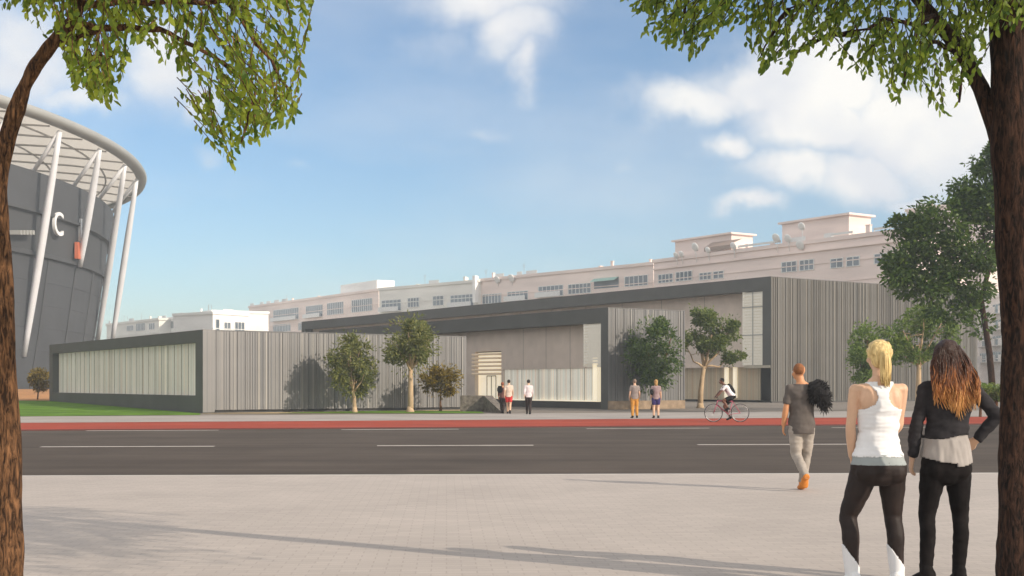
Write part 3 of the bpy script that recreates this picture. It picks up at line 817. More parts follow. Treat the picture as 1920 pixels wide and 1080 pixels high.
# ------------------------------------------------------------------ trees
def tube_path(mb, pts, r0, r1, n=8, wob=0.0, rnd=random):
    k = len(pts); P2 = []; Rr = []
    for i, p in enumerate(pts):
        t = i / (k - 1)
        P2.append(Vector(p) + Vector((rnd.uniform(-1, 1), rnd.uniform(-1, 1), rnd.uniform(-1, 1))) * wob); Rr.append(r0 + (r1 - r0) * t)
    mb.loft(P2, Rr, n=n)
def leaf(mb, p, dirv, ln, wd, rnd):
    d = dirv.normalized(); a = d.cross(Vector((rnd.uniform(-1, 1), rnd.uniform(-1, 1), rnd.uniform(-1, 1))))
    if a.length < 1e-3: a = d.orthogonal()
    a.normalize(); nrm = d.cross(a)
    q = [p, p + d * ln * .35 + a * wd * .5 + nrm * ln * .06, p + d * ln * .75 + a * wd * .36 + nrm * ln * .05, p + d * ln, p + d * ln * .75 - a * wd * .36 + nrm * ln * .05, p + d * ln * .35 - a * wd * .5 + nrm * ln * .06]
    i = len(mb.v); mb.v += [tuple(x) for x in q]
    mb.f.append((i, i + 1, i + 2, i + 3, i + 4, i + 5)); mb.m.append(0)
def leaf4(mb, p, dirv, ln, wd, rnd):
    d = dirv.normalized(); a = d.cross(Vector((rnd.uniform(-1, 1), rnd.uniform(-1, 1), rnd.uniform(-1, 1))))
    if a.length < 1e-3: a = d.orthogonal()
    a.normalize()
    i = len(mb.v); mb.v += [tuple(x) for x in (p, p + d * ln * .5 + a * wd * .5, p + d * ln, p + d * ln * .5 - a * wd * .5)]
    mb.f.append((i, i + 1, i + 2, i + 3)); mb.m.append(0)
def rv(rnd, s=1.0):
    while True:
        v = Vector((rnd.uniform(-1, 1), rnd.uniform(-1, 1), rnd.uniform(-1, 1)))
        if v.length < 1: return v * s

def tree(label, base_px, crown, leaves, mleaf, mbark, r0=.14, seed=1, d=None, trunk_pts=None, name='tree', cat='tree', nclump=34, lsize=.17, group=None, lobes=None, fk=.55, zfk=.75):
    """base_px ground pixel; crown (x0,y0,x1,y1) in photo px at the same distance; clumps of leaves fill an egg shape"""
    rnd = random.Random(seed)
    g = G(*base_px) if d is None else Vector(((base_px[0] - 960) / F * d, d, 0))
    D = g.y; s = D / F
    cx = ((crown[0] + crown[2]) / 2 - 960) * s - g.x
    cz = H + (HY - (crown[1] + crown[3]) / 2) * s
    rx = (crown[2] - crown[0]) / 2 * s; rz = (crown[3] - crown[1]) / 2 * s
    t = thing(name, label, cat, g, 0, group)
    tb = MB()
    zf = max(.5, cz - rz * zfk)
    fork = Vector((cx * fk, 0, zf))
    tube_path(tb, [Vector((0, 0, -.1)), Vector((cx * .12, .03, zf * .4)), Vector((cx * .32, 0, zf * .75)), fork], r0 * 1.15, r0 * .72, 9, .02, rnd)
    tb.loft([(0, 0, -.05), (0, 0, .12), (0, 0, .3)], [r0 * 1.8, r0 * 1.35, r0 * 1.1], n=9)
    tips = []
    nl = 7
    for i in range(nl):
        a = 2 * math.pi * (i + rnd.random() * .6) / nl; rad = .25 + .45 * rnd.random()
        e = Vector((cx + rx * rad * math.cos(a), rx * rad * .9 * math.sin(a), cz + rz * rnd.uniform(-.25, .6)))
        if lobes:
            q_ = lobes[i % len(lobes)]; e = Vector((cx + q_[0] * rx, rnd.uniform(-.3, .3) * rx, cz + q_[1] * rz))
        mid = fork.lerp(e, .5) + Vector((0, 0, -.08 * rz)) + rv(rnd, .1 * rx)
        tube_path(tb, [fork - Vector((0, 0, .1)), fork.lerp(mid, .5), mid, mid.lerp(e, .5), e], r0 * .5, r0 * .12, 6, .03 * rx, rnd)
        for k in range(4):
            st = mid.lerp(e, rnd.random()); e2 = st + Vector((rnd.uniform(-1, 1) * rx * .3, rnd.uniform(-1, 1) * rx * .3, rnd.uniform(-.2, .6) * rz * .35))
            tube_path(tb, [st, st.lerp(e2, .5) + rv(rnd, .04), e2], r0 * .16, r0 * .04, 5, 0, rnd); tips.append(e2)
        tips.append(e)
    tb.build('trunk', mbark, t, smooth=True)
    lb = MB()
    clumps = []
    tries = 0
    while len(clumps) < nclump and tries < 5000:
        tries += 1
        v = rv(rnd)
        if v.length < .35 and rnd.random() < .6: continue
        k = 1.0 - .22 * max(0, v.z)        # egg: slimmer on top
        if lobes:
            lx, lz, lr = rnd.choice(lobes)
            c = Vector((cx + (lx + v.x * lr) * rx, v.y * rx * lr, cz + (lz + v.z * lr) * rz))
        else:
            c = Vector((cx + v.x * rx * k * .86, v.y * rx * k * .86, cz + v.z * rz * .86))
        clumps.append((c, rnd.uniform(.13, .25)))
    per = leaves // len(clumps)
    for c, cr in clumps:
        R_ = cr * (rx + rz) / 2 * (1.0 if not lobes else .85)
        ax = Vector((rnd.uniform(-1, 1), rnd.uniform(-1, 1), rnd.uniform(-.4, .9)))
        sq = Vector((1, 1, rnd.uniform(.55, .9)))
        for _ in range(int(per * rnd.uniform(.6, 1.4))):
            v = rv(rnd); v = v * (1 + .35 * rnd.random() ** 3)
            p = c + Vector((v.x * sq.x, v.y * sq.y, v.z * sq.z)) * R_
            dv = v + Vector((0, 0, -.25)) + ax * .5 + rv(rnd, .6)
            leaf4(lb, p, dv, lsize * rnd.uniform(.6, 1.3), lsize * rnd.uniform(.35, .6), rnd)
    # stray twig leaves for a ragged outline
    for _ in range(leaves // 12):
        v = rv(rnd).normalized() * rnd.uniform(.85, 1.08)
        leaf4(lb, Vector((cx + v.x * rx * .95, v.y * rx * .95, cz + v.z * rz * .97)) if not lobes else clumps[rnd.randrange(len(clumps))][0] + rv(rnd, .3 * rx), v + rv(rnd, .7), lsize * rnd.uniform(.6, 1.2), lsize * .4, rnd)
    lb.build('crown', mleaf, t)
    return t
LM1 = leafmat('olive leaves', (.065, .095, .02), (.24, .24, .07), .33)
LM2 = leafmat('green leaves', (.05, .095, .022), (.20, .24, .06), .35)
LM3 = leafmat('golden leaves', (.08, .065, .008), (.28, .20, .015), .33)
LM4 = leafmat('dark green leaves', (.025, .065, .014), (.12, .18, .035), .32)
LM5 = leafmat('fresh green leaves', (.05, .11, .015), (.22, .30, .07), .38)
LM6 = leafmat('deep green leaves', (.018, .055, .008), (.10, .17, .025), .35)
LMF = leafmat('foreground leaves', (.07, .14, .014), (.30, .36, .035), .5)
LMR = leafmat('foreground ash leaves', (.045, .10, .012), (.22, .29, .03), .5)
tree('slim olive green tree before the ribbed pavilion wall, left of the rounder one', (665, 773.5), (612, 620, 708, 748), 4600, LM1, M['barkpale'], .10, 21, lsize=.19, nclump=40, group='young trees in front of the grey building')
tree('round crowned tree with straight pale trunk beside the golden bush', (769, 773), (717, 588, 826, 706), 5600, LM1, M['barkpale'], .14, 22, lsize=.19, nclump=44, group='young trees in front of the grey building')
tree('low golden brown bushy tree at the end of the pavilion wall', (826, 771), (782, 680, 869, 744), 4200, LM3, M['bark'], .06, 23, lsize=.17, nclump=36, group='young trees in front of the grey building')
tree('dense dark green tree behind the couple standing on the pavement', (1226, 768), (1168, 594, 1281, 738), 7600, LM4, M['bark'], .13, 24, lsize=.20, nclump=52, group='young trees in front of the grey building')
tree('spreading tree with crooked pale trunk behind the cyclist', (1313, 765), (1262, 566, 1392, 704), 8500, LM2, M['barkpale'], .16, 25, lsize=.21, nclump=44, group='young trees in front of the grey building',
     lobes=[(-.35, .05, .5), (-.2, .5, .42), (.1, .1, .45), (.55, .15, .35), (.75, -.45, .22), (-.65, -.2, .35), (.0, -.35, .4)])
tree('small dense green tree left of the blonde woman', (1622, 768), (1588, 600, 1658, 735), 5200, LM5, M['bark'], .12, 26, lsize=.2, nclump=44, group='trees at the right end of the hall')
tree('feathery grey green tree between the two women', (1722, 772), (1650, 560, 1800, 700), 7000, LM5, M['barkpale'], .15, 27, lsize=.2, nclump=60, group='trees at the right end of the hall',
     lobes=[(-.5, .1, .45), (0, .55, .4), (.45, .35, .45), (0, -.2, .45), (.5, -.25, .4), (-.45, -.4, .4)])
tree('tall dark tree rising behind the brunette woman beside the dark trunk', (1866, 778), (1655, 285, 1912, 640), 19000, LM6, M['barkdark'], .15, 28, d=60, lsize=.27, nclump=95, fk=.1, zfk=.15, group='trees at the right end of the hall',
     lobes=[(.62, .72, .26), (.8, .95, .16), (.35, .45, .30), (-.2, .2, .38), (-.62, .12, .28), (-.68, -.25, .25), (.1, -.2, .4), (.5, .0, .35), (-.2, -.5, .4), (.3, -.7, .3), (.8, .3, .25)])
tree('olive bush at the left end of the pavilion', (70, 752), (52, 690, 98, 735), 1600, LM3, M['bark'], .06, 29, d=92, lsize=.24, nclump=22)
# palm-like plant at right edge
def tuft(label, px, py, d, n, h, mleaf, seed):
    rnd = random.Random(seed); g = Vector(((px - 960) / F * d, d, 0)); t = thing('bush', label, 'bush', g)
    mb = MB(); mb.loft([(0, 0, 0), (0.02, 0, h * .45)], [.07, .05], n=6); mb.build('stem', M['bark'], t)
    mb = MB()
    for i in range(n):
        a = rnd.uniform(0, 6.283); r_ = rnd.uniform(.3, 1.0) * h * .6
        for j in range(9):
            f = j / 8; p = Vector((math.cos(a) * r_ * f, math.sin(a) * r_ * f, h * .4 + h * .75 * f - .7 * h * f * f * rnd.uniform(.6, 1.0)))
            leaf4(mb, p, Vector((math.cos(a), math.sin(a), .3 - f)) + rv(rnd, .9), .22, .05, rnd); leaf4(mb, p, Vector((math.cos(a), math.sin(a), .3 - f)) + rv(rnd, .9), .22, .05, rnd)
    mb.build('foliage', mleaf, t)
tuft('spiky yellow green bush beside the dark foreground trunk', 1868, 770, 50, 90, 2.1, LM5, 5)
tuft('spiky low bush at the foot of the hall wall', 1838, 770, 56, 70, 1.5, LM2, 6)

# foreground trees --------------------------------------------------
def interp(tab, x):
    for (x0, y0), (x1, y1) in zip(tab[:-1], tab[1:]):
        if x0 <= x <= x1: return y0 + (y1 - y0) * (x - x0) / (x1 - x0)
    return -999
def canopy(mb, tw, outline, D, dd, ntw, top, seed, leafl, hang=.5, anchor=None):
    rnd = random.Random(seed); x0, x1 = outline[0][0], outline[-1][0]
    made = 0
    while made < ntw:
        x = rnd.uniform(x0, x1); yb = interp(outline, x)
        if yb <= -900: continue
        # denser close to the lower edge of the frame zone
        y = yb - (rnd.random() ** 1.25) * (yb - top)
        d = D + rnd.uniform(-dd, dd)
        tip = P(x, y, d)
        # gaps: clumpy density
        if noise.noise(tip * 2.6) < -.02 and rnd.random() < .85: continue
        ln = rnd.uniform(.22, .42)
        dirv = Vector((rnd.uniform(-.7, .7), rnd.uniform(-.7, .7), -rnd.uniform(.3, 1.0)))
        if anchor is not None:
            away = tip - anchor; dirv += away.normalized() * .5
        dirv.normalize(); st = tip - dirv * ln
        tw.loft([st - dirv * .02, st.lerp(tip, .3), tip - dirv * .05], [.004, .0035, .0018], n=3)
        k = rnd.randint(8, 13)
        for i in range(k):
            f = (i + .3) / k; p = st.lerp(tip, f)
            dv = dirv * .7 + rv(rnd, .9) + Vector((0, 0, -.35))
            leaf(mb, p, dv, leafl * rnd.uniform(.65, 1.2), leafl * rnd.uniform(.40, .55), rnd)
        made += 1
def rough_trunk(mb, seed):
    "bark relief pushed into the trunk rings: fissures and swellings"
    out = []
    for v in mb.v:
        p = Vector(v); a = noise.noise(Vector((p.x * 14 + seed, p.y * 14, p.z * 3.2))); b_ = noise.noise(Vector((p.x * 45, p.y * 45 + seed, p.z * 9)))
        c = noise.noise(Vector((seed, 3.3, p.z * 2.0)))
        out.append(tuple(p + Vector((a * .012 + b_ * .006 + c * .012, a * .01 - b_ * .006, 0))))
    mb.v = out
def dense(pts, rads, sub=14):
    p, r = spline(pts, rads, sub); return p, [q[0] for q in r]
# right foreground tree
DR = 8.4
trR = thing('foreground_tree', 'dark trunked tree at the right edge with leafy branches overhead', 'tree', (P(1898, 700, DR).x, DR, 0), 0, 'leafy trees framing the view')
ox = Vector((P(1898, 700, DR).x, DR, 0))
tk = MB()
def LP(x, y, d): return P(x, y, d) - ox
main = [(1902, 1290), (1903, 1180), (1901, 1080), (1903, 950), (1904, 800), (1908, 650), (1905, 520), (1902, 400), (1897, 280), (1893, 190), (1890, 90), (1888, -20), (1890, -140), (1896, -300)]
rads = [.21, .145, .115, .108, .105, .108, .118, .124, .13, .118, .112, .108, .10, .06]
pp, rr2 = dense([LP(x, y, DR) for x, y in main], rads); tk.loft(pp, rr2, n=40)
limb = [(1888, 300), (1868, 235), (1838, 165), (1810, 112), (1782, 70), (1750, 30), (1715, -10), (1660, -70), (1570, -140)]
tk.loft([LP(x, y, DR + i * .05) for i, (x, y) in enumerate(limb)], [.075, .062, .052, .048, .045, .043, .04, .035, .015], n=12)
rnd = random.Random(3)
for (xa, ya), (xb, yb) in (((1810, 112), (1700, 90)), ((1782, 70), (1600, 60)), ((1715, -10), (1480, 20)), ((1715, -10), (1300, -60)), ((1660, -70), (1200, -40)), ((1810, 112), (1800, 190)), ((1750, 30), (1690, 150)), ((1890, 90), (1850, 20)), ((1600, 60), (1480, 110)), ((1480, 20), (1430, 110)), ((1300, -60), (1280, 70))):
    a, b_ = LP(xa, ya, DR + .2), LP(xb, yb, DR + rnd.uniform(-.8, .8)); L_ = (b_ - a).length
    pts = [a.lerp(b_, i / 6) + rv(rnd, .03 * L_) + Vector((0, 0, .10 * L_ * math.sin(math.pi * i / 6))) for i in range(7)]
    pts[0] = a
    tk.loft(pts, [.022 * (1 - .12 * i) for i in range(7)], n=6)
rough_trunk(tk, 31); tk.build('trunk', M['barkdark'], trR, smooth=True)
outR = [(1165, -60), (1180, 12), (1205, 62), (1240, 80), (1290, 112), (1325, 70), (1370, 60), (1405, 105), (1440, 145), (1488, 146), (1510, 95), (1555, 110), (1600, 135), (1650, 150), (1680, 195), (1705, 160), (1755, 205), (1785, 222), (1812, 165), (1840, 120), (1870, 60), (1960, 60)]
cb, tw = MB(), MB()
canopy(cb, tw, outR, DR, 1.0, 1180, -330, 11, .062, anchor=P(1800, -200, DR))
rnd = random.Random(77)       # the part of the crown that spreads above and behind the viewer
ccl = [Vector((4.4, 5.0, 6.5)) + Vector((v.x * 2.7, v.y * 2.5, v.z * 1.8)) for v in (rv(rnd) for _ in range(46))]
for i in range(7000):
    p = ccl[i % 46] + rv(rnd, .62)
    if p.z < 1.9 + .307 * p.y + .4: continue
    leaf(cb, p, rv(rnd) + Vector((0, 0, -.4)), .10, .045, rnd)
for m_ in (cb, tw): m_.v = [(x - ox.x, y - ox.y, z) for x, y, z in m_.v]
cb.build('crown', LMR, trR); tw.build('twigs', M['barkdark'], trR)
# left foreground tree
DL = 8.0
oxl = Vector((P(5, 700, DL).x, DL, 0))
trL = thing('foreground_tree', 'leaning brown trunked tree at the left edge with bright green branches overhead', 'tree', oxl, 0, 'leafy trees framing the view')
def LQ(x, y, d): return P(x, y, d) - oxl
tk = MB()
main = [(12, 1300), (13, 1180), (15, 1080), (13, 960), (13, 820), (6, 700), (0, 560), (-6, 430), (-4, 340), (9, 270), (32, 200), (58, 140), (92, 88), (128, 48), (146, 10), (160, -60), (200, -180)]
rads = [.15, .115, .096, .094, .090, .085, .080, .074, .066, .056, .048, .044, .041, .038, .035, .03, .02]
pp, rr2 = dense([LQ(x, y, DL) for x, y in main], rads); tk.loft(pp, rr2, n=36)
tk.loft([LQ(x, y, DL) for x, y in [(-8, 400), (-30, 300), (-70, 180), (-110, 40), (-160, -120)]], [.08, .075, .065, .055, .03], n=12)
for (xa, ya), (xb, yb), r_ in (((128, 48), (300, 55), .028), ((300, 55), (400, 105), .018), ((400, 105), (480, 165), .013), ((480, 165), (450, 270), .009), ((146, 10), (420, 0), .024), ((420, 0), (545, 170), .012), ((420, 0), (560, -20), .012), ((92, 88), (180, 60), .02), ((180, 60), (195, 160), .01), ((160, -60), (60, 10), .014)):
    a, b_ = LQ(xa, ya, DL), LQ(xb, yb, DL); L_ = (b_ - a).length
    pts = [a.lerp(b_, i / 6) + (rv(rnd, .03 * L_) if 0 < i < 6 else Vector()) for i in range(7)]
    tk.loft(pts, [r_ * (1 - .05 * i) for i in range(7)], n=6)
rough_trunk(tk, 32); tk.build('trunk', M['bark'], trL, smooth=True)
outL = [(-80, 40), (20, 8), (40, 22), (70, 62), (100, 92), (125, 118), (150, 175), (180, 198), (215, 195), (232, 125), (255, 88), (290, 86), (315, 128), (350, 150), (372, 185), (380, 275), (410, 300), (448, 325), (475, 270), (510, 245), (548, 232), (570, 165), (545, 118), (560, 60), (600, -30)]
cb, tw = MB(), MB()
canopy(cb, tw, outL, DL, .9, 930, -300, 12, .062, anchor=P(150, -150, DL))
for m_ in (cb, tw): m_.v = [(x - oxl.x, y - oxl.y, z) for x, y, z in m_.v]
cb.build('crown', LMF, trL); tw.build('twigs', M['bark'], trL)

# ------------------------------------------------------------------ people
def remesh(prims, voxel, smooth=4, name='body'):
    me = prims.mesh(name); o = link('tmp', me)
    r = o.modifiers.new('r', 'REMESH'); r.mode = 'VOXEL'; r.voxel_size = voxel
    s = o.modifiers.new('s', 'SMOOTH'); s.iterations = smooth; s.factor = .5
    dg = bpy.context.evaluated_depsgraph_get(); dg.update()
    out = bpy.data.meshes.new_from_object(o.evaluated_get(dg)); out.name = name
    bpy.data.objects.remove(o)
    out.polygons.foreach_set('use_smooth', [True] * len(out.polygons))
    return out
class Fig:
    """joint-driven body; z up, the figure faces +y. J maps joint names to points, S to radii"""
    def __init__(s, J, S, fingers=True):
        s.J = {k: Vector(v) for k, v in J.items()}; s.S = S; s.fingers = fingers
    def torso(s, mb, inf=0.0, z0=-9, z1=9):
        prof = [(Vector(c), (a + inf, b_ + inf)) for c, a, b_ in s.S['torso'] if z0 <= c[2] <= z1]
        p, r = spline([q[0] for q in prof], [q[1] for q in prof], 4)
        mb.loft(p, r, n=26, side=s.S.get('side', Vector((1, 0, 0))))
        for c, r_ in s.S.get('extra', []):
            if z0 <= c[2] <= z1: mb.ell(c, [v + inf for v in r_])
    def arm(s, mb, sd, inf=0.0, full=1.0, hand=True):
        J, A_ = s.J, s.S['arm']
        sh, el, wr = J['sh' + sd], J['el' + sd], J['wr' + sd]
        u = sh.lerp(el, .35); f = el.lerp(wr, .3)
        pts = [sh + (sh - el).normalized() * .01, sh.lerp(el, .12), u, sh.lerp(el, .75), el, f, el.lerp(wr, .7), wr]
        rr_ = [A_[0] * .9, A_[0] * 1.05, A_[0], A_[0] * .84, A_[1], A_[1] * 1.04, A_[2] * 1.25, A_[2]]
        n = max(3, int(round(full * len(pts))))
        p, r = spline(pts[:n], [(x + inf, x + inf) for x in rr_[:n]], 4)
        mb.loft(p, r, n=14)
        mb.ell(sh, (A_[0] * 1.06 + inf,) * 3)
        if n > 4: mb.ell(el, (A_[1] * 1.0 + inf,) * 3)
        if hand and full >= 1: s.hand(mb, sd)
    def hand(s, mb, sd):
        J = s.J; wr = J['wr' + sd]; hd = J['hd' + sd]            # hd: knuckle centre
        d = (hd - wr).normalized()
        back = s.S.get('palm' + sd, Vector((-1 if sd == 'L' else 1, 0, 0)))   # normal of the back of the hand
        back = (back - d * back.dot(d)).normalized(); lat = d.cross(back).normalized()
        if sd == 'R': lat = -lat
        # lat points to the thumb side
        k = s.S.get('handk', 1.0)
        mb.loft([wr - d * .01, wr + d * .03 * k, wr + d * .065 * k, wr + d * .085 * k], [(.021, .026), (.015, .034), (.014, .040), (.011, .036)], n=12, side=back)
        if not s.fingers:
            mb.ell(wr + d * .12 * k, (.022, .022, .055), rot=d.to_track_quat('Z', 'Y').to_matrix()); return
        curl = s.S.get('curl' + sd, .45)
        for i, (off, ln) in enumerate(((.027, .072), (.009, .080), (-.009, .074), (-.026, .058))):
            p = wr + d * .080 * k + lat * off
            pts = [p]; dd = d.copy(); q_ = p
            for j, sg in enumerate((.42, .32, .26)):
                ang = curl * (.5 + .5 * j) + .06 * i
                dd = (dd * math.cos(ang) - back * math.sin(ang)).normalized()
                q_ = q_ + dd * ln * sg; pts.append(q_)
            mb.loft(pts, [.0095, .009, .0082, .006], n=8)
        p = wr + d * .028 * k + lat * .028
        t1_ = (d * .7 + lat * .6 - back * .3).normalized(); t2_ = (d * .95 + lat * .15 - back * .3).normalized()
        mb.loft([p - t1_ * .015, p + t1_ * .03, p + t1_ * .03 + t2_ * .028, p + t1_ * .03 + t2_ * .045], [.013, .0115, .010, .006], n=8)
    def leg(s, mb, sd, inf=0.0, full=1.0, foot=True, wide=1.0):
        J, A_ = s.J, s.S['leg']
        hp, kn, an = J['hp' + sd], J['kn' + sd], J['an' + sd]
        back = s.S.get('calf', Vector((0, -.02, 0)))
        pts = [hp + Vector((0, 0, .05)), hp.lerp(kn, .12), hp.lerp(kn, .35), hp.lerp(kn, .7), kn, kn.lerp(an, .22) + back * .7, kn.lerp(an, .38) + back, kn.lerp(an, .7) + back * .4, an]
        rr_ = [A_[0] * .95, A_[0], A_[0] * .93, A_[1] * 1.2, A_[1], A_[2] * .98, A_[2], A_[3] * 1.25, A_[3]]
        n = max(3, int(round(full * len(pts))))
        p, r = spline(pts[:n], [(x * wide + inf, x * wide + inf) for x in rr_[:n]], 4)
        mb.loft(p, r, n=16)
        if foot and full >= 1: s.foot(mb, sd, 0.0)
    def foot(s, mb, sd, inf=0.0):
        J = s.J; an = J['an' + sd]; d = (J['to' + sd] - an); L_ = d.length; d.normalize()
        up = Vector((0, 0, 1)) if abs(d.z) < .9 else Vector((0, -1, 0)); side = d.cross(up).normalized(); up = side.cross(d).normalized()
        z = -(an.z - .045) if s.S.get('flat', True) else -.045
        base = an + up * (0) - d * .055
        lo = J.get('sole' + sd)
        h_ = .045 if lo is None else lo
        c = an - up * h_
        mb.loft([c - d * .065, c - d * .05, c, c + d * L_ * .45, c + d * L_ * .8, c + d * L_ * 1.02, c + d * L_ * 1.08],
                [(.018 + inf, .02 + inf), (.03 + inf, .034 + inf), (.034 + inf, .038 + inf), (.040 + inf, .032 + inf), (.046 + inf, .024 + inf), (.036 + inf, .018 + inf), (.014, .01)], n=12, side=side)
        mb.loft([an + up * .05, an, c], [(.032 + inf,) * 2, (.035 + inf,) * 2, (.034 + inf,) * 2], n=10)
    def head(s, mb, inf=0.0):
        J = s.J; c = J['head']; k = s.S.get('headk', 1.0); rot = Matrix.Rotation(s.S.get('yaw', 0), 3, 'Z') @ Matrix.Rotation(s.S.get('pitch', 0), 3, 'X')
        E = lambda o, r: mb.ell(c + rot @ (Vector(o) * k), [v * k for v in r], rot=rot)
        E((0, -.012, .028), (.074, .094, .088)); E((0, .030, -.030), (.058, .060, .078)); E((0, .045, -.078), (.034, .036, .030))
        E((0, .096, -.022), (.012, .018, .022)); E((0, .092, -.002), (.009, .014, .024)); E((0, .080, .018), (.045, .014, .010))
        E((0, .086, -.055), (.022, .010, .006)); E((0, .084, -.064), (.019, .010, .006))
        for sx in (-1, 1):
            E((sx * .074, -.005, -.008), (.010, .018, .030)); E((sx * .04, .066, -.03), (.022, .02, .02))
        nb = J['neck']; n_ = s.S.get('neckr', .05)
        mb.loft([nb - Vector((0, 0, .05)), nb, nb.lerp(c, .5), c + Vector((0, 0, -.02))], [n_ * 1.25, n_ * 1.05, n_, n_ * .95], n=14)
        s.eyes = [c + rot @ (Vector((sx * .03, .077, .004)) * k) for sx in (-1, 1)]
def person(label, loc, rz, fig, skin, voxel, group=None):
    t = thing('person', label, 'person', loc, rz, group)
    mb = MB(); fig.torso(mb)
    for sd in 'LR': fig.arm(mb, sd); fig.leg(mb, sd)
    fig.head(mb)
    me = remesh(mb, voxel, 3, 'body'); me.materials.append(skin)
    link('body', me, t)
    for e in fig.eyes:
        q_ = MB(); q_.ell(e, (.0125, .0125, .0125), n=8, k=6); q_.build('eye', M['eye'], t, smooth=True)
    return t
def garment(name, t, prims, voxel, m, keep=None, folds=0.0, fscale=(9, 9, 22), smooth=5, wave=None):
    me = remesh(prims, voxel, smooth, name)
    bm = bmesh.new(); bm.from_mesh(me)
    if keep:
        dl = [f for f in bm.faces if not keep(f.calc_center_median())]
        bmesh.ops.delete(bm, geom=dl, context='FACES')
    bm.normal_update()
    if folds:
        for v in bm.verts:
            c = v.co; f_ = noise.noise(Vector((c.x * fscale[0], c.y * fscale[1], c.z * fscale[2]))) + .5 * noise.noise(Vector((c.x * fscale[0] * 2.3 + 7, c.y * fscale[1] * 2.3, c.z * fscale[2] * 2.3)))
            v.co = c + v.normal * (f_ * folds)
    # turn the rim inward so the hem has thickness
    be = [e for e in bm.edges if e.is_boundary]
    if be:
        r_ = bmesh.ops.extrude_edge_only(bm, edges=be)
        vs = [g_ for g_ in r_['geom'] if isinstance(g_, bmesh.types.BMVert)]
        for v in vs: v.co = v.co - v.normal * 0
        bm.normal_update()
        ctr = {}
        for v in vs:
            nb_ = [e.other_vert(v) for e in v.link_edges if e.other_vert(v) not in vs]
            if nb_: v.co = v.co - nb_[0].normal * .009
    bm.to_mesh(me); bm.free()
    me.materials.append(m); me.polygons.foreach_set('use_smooth', [True] * len(me.polygons))
    return link(name, me, t)
def seg(p, a, b_):
    a, b_ = Vector(a), Vector(b_); ab = b_ - a; t = max(0, min(1, (p - a).dot(ab) / ab.length_squared)); return (p - a - ab * t).length

V = Vector
WD = 9.12          # distance of the two women
def WP(x, x0): return (x - x0) / 257.0
# --- blonde woman in white racerback top
mwhite = mat('white jersey', (.78, .78, .79), .8, var=.04, scale=12)
mleg = mat('dark brown leggings', (.020, .012, .010), .65, var=.3, scale=10, spec=.3)
mgrey = mat('grey waistband', (.30, .33, .33), .8, var=.08)
mblond = mat('blonde hair', (.60, .40, .15), .45, var=.28, scale=20, stretch=(3, 3, .4), bump=.5, bscale=60, hue2=(.80, .60, .28, 1))
J = dict(head=(.018, .03, 1.675), neck=(.015, .0, 1.50), shL=(-.163, 0, 1.425), elL=(-.190, .02, 1.155), wrL=(-.155, .11, .93), hdL=(-.135, .16, .86),
         shR=(.178, 0, 1.43), elR=(.168, .05, 1.165), wrR=(.085, .19, 1.02), hdR=(.03, .22, .99),
         hpL=(-.095, 0, .82), knL=(-.200, .045, .50), anL=(-.183, 0, .10), toL=(-.225, .17, .04),
         hpR=(.105, 0, .82), knR=(.125, .04, .50), anR=(.142, -.01, .10), toR=(.185, .16, .04))
S = dict(torso=[((0.008, .0, .74), .11, .09), ((0.005, -.005, .80), .190, .125), ((0.005, -.012, .86), .200, .132), ((.005, -.005, .94), .178, .118), ((.008, .005, 1.02), .148, .10), ((.01, .01, 1.12), .134, .092), ((.012, .008, 1.22), .142, .10),
                ((.013, 0, 1.32), .156, .108), ((.012, -.002, 1.38), .165, .10), ((.010, .0, 1.425), .160, .085), ((.012, .0, 1.458), .128, .068), ((.012, .0, 1.485), .085, .058), ((.014, 0, 1.52), .052, .052)],
         extra=[((-.085, -.055, .835), (.095, .085, .09)), ((.10, -.055, .835), (.095, .085, .09)), ((-.06, .07, 1.29), (.065, .06, .06)), ((-.105, .0, 1.432), (.085, .055, .042)), ((.13, .0, 1.432), (.085, .055, .042)), ((.085, .07, 1.29), (.065, .06, .06)),
                ((-.07, -.05, 1.36), (.075, .045, .09)), ((.09, -.05, 1.36), (.075, .045, .09))],
         arm=(.043, .036, .025), leg=(.096, .062, .060, .040), yaw=.22, neckr=.048, calf=Vector((0, -.03, 0)), curlR=.6)
fg = Fig(J, S)
pb = Vector(((1645 - 960) / F * WD, WD, 0))
blonde = person('blonde woman seen from behind in white racerback top and dark leggings', pb, 0, fg, M['skin'], .0065)
mb = MB(); fg.torso(mb, .012)
mb.ell((.008, .002, .945), (.186, .132, .05))
def tank(c):
    cx = .012; hw = [(1.0, .5), (1.25, .5), (1.285, .125), (1.32, .058), (1.37, .036), (1.42, .046), (1.46, .078), (1.49, .105), (1.56, .10)]
    w_ = .5
    for (z0, a), (z1, b_) in zip(hw[:-1], hw[1:]):
        if z0 <= c.z <= z1: w_ = a + (b_ - a) * (c.z - z0) / (z1 - z0)
    return c.z > .945 and abs(c.x - cx) < w_ and c.z < 1.485 and (c.z < 1.46 or abs(c.x - cx) > .03)
garment('tank_top', blonde, mb, .007, mwhite, tank, .009, (5, 5, 22))
mb = MB(); fg.torso(mb, .0075, z1=1.13); garment('waistband', blonde, mb, .008, mgrey, lambda c: .885 < c.z < .96, .002)
mb = MB(); fg.torso(mb, .005, z1=1.1)
for sd in 'LR': fg.leg(mb, sd, .004, foot=False)
garment('leggings', blonde, mb, .0075, mleg, lambda c: c.z < .90 and (c.z > .09 + (.05 if (c.x < 0) == (c.x < -.19) and c.x < 0 else 0)), .0035, (12, 12, 16))
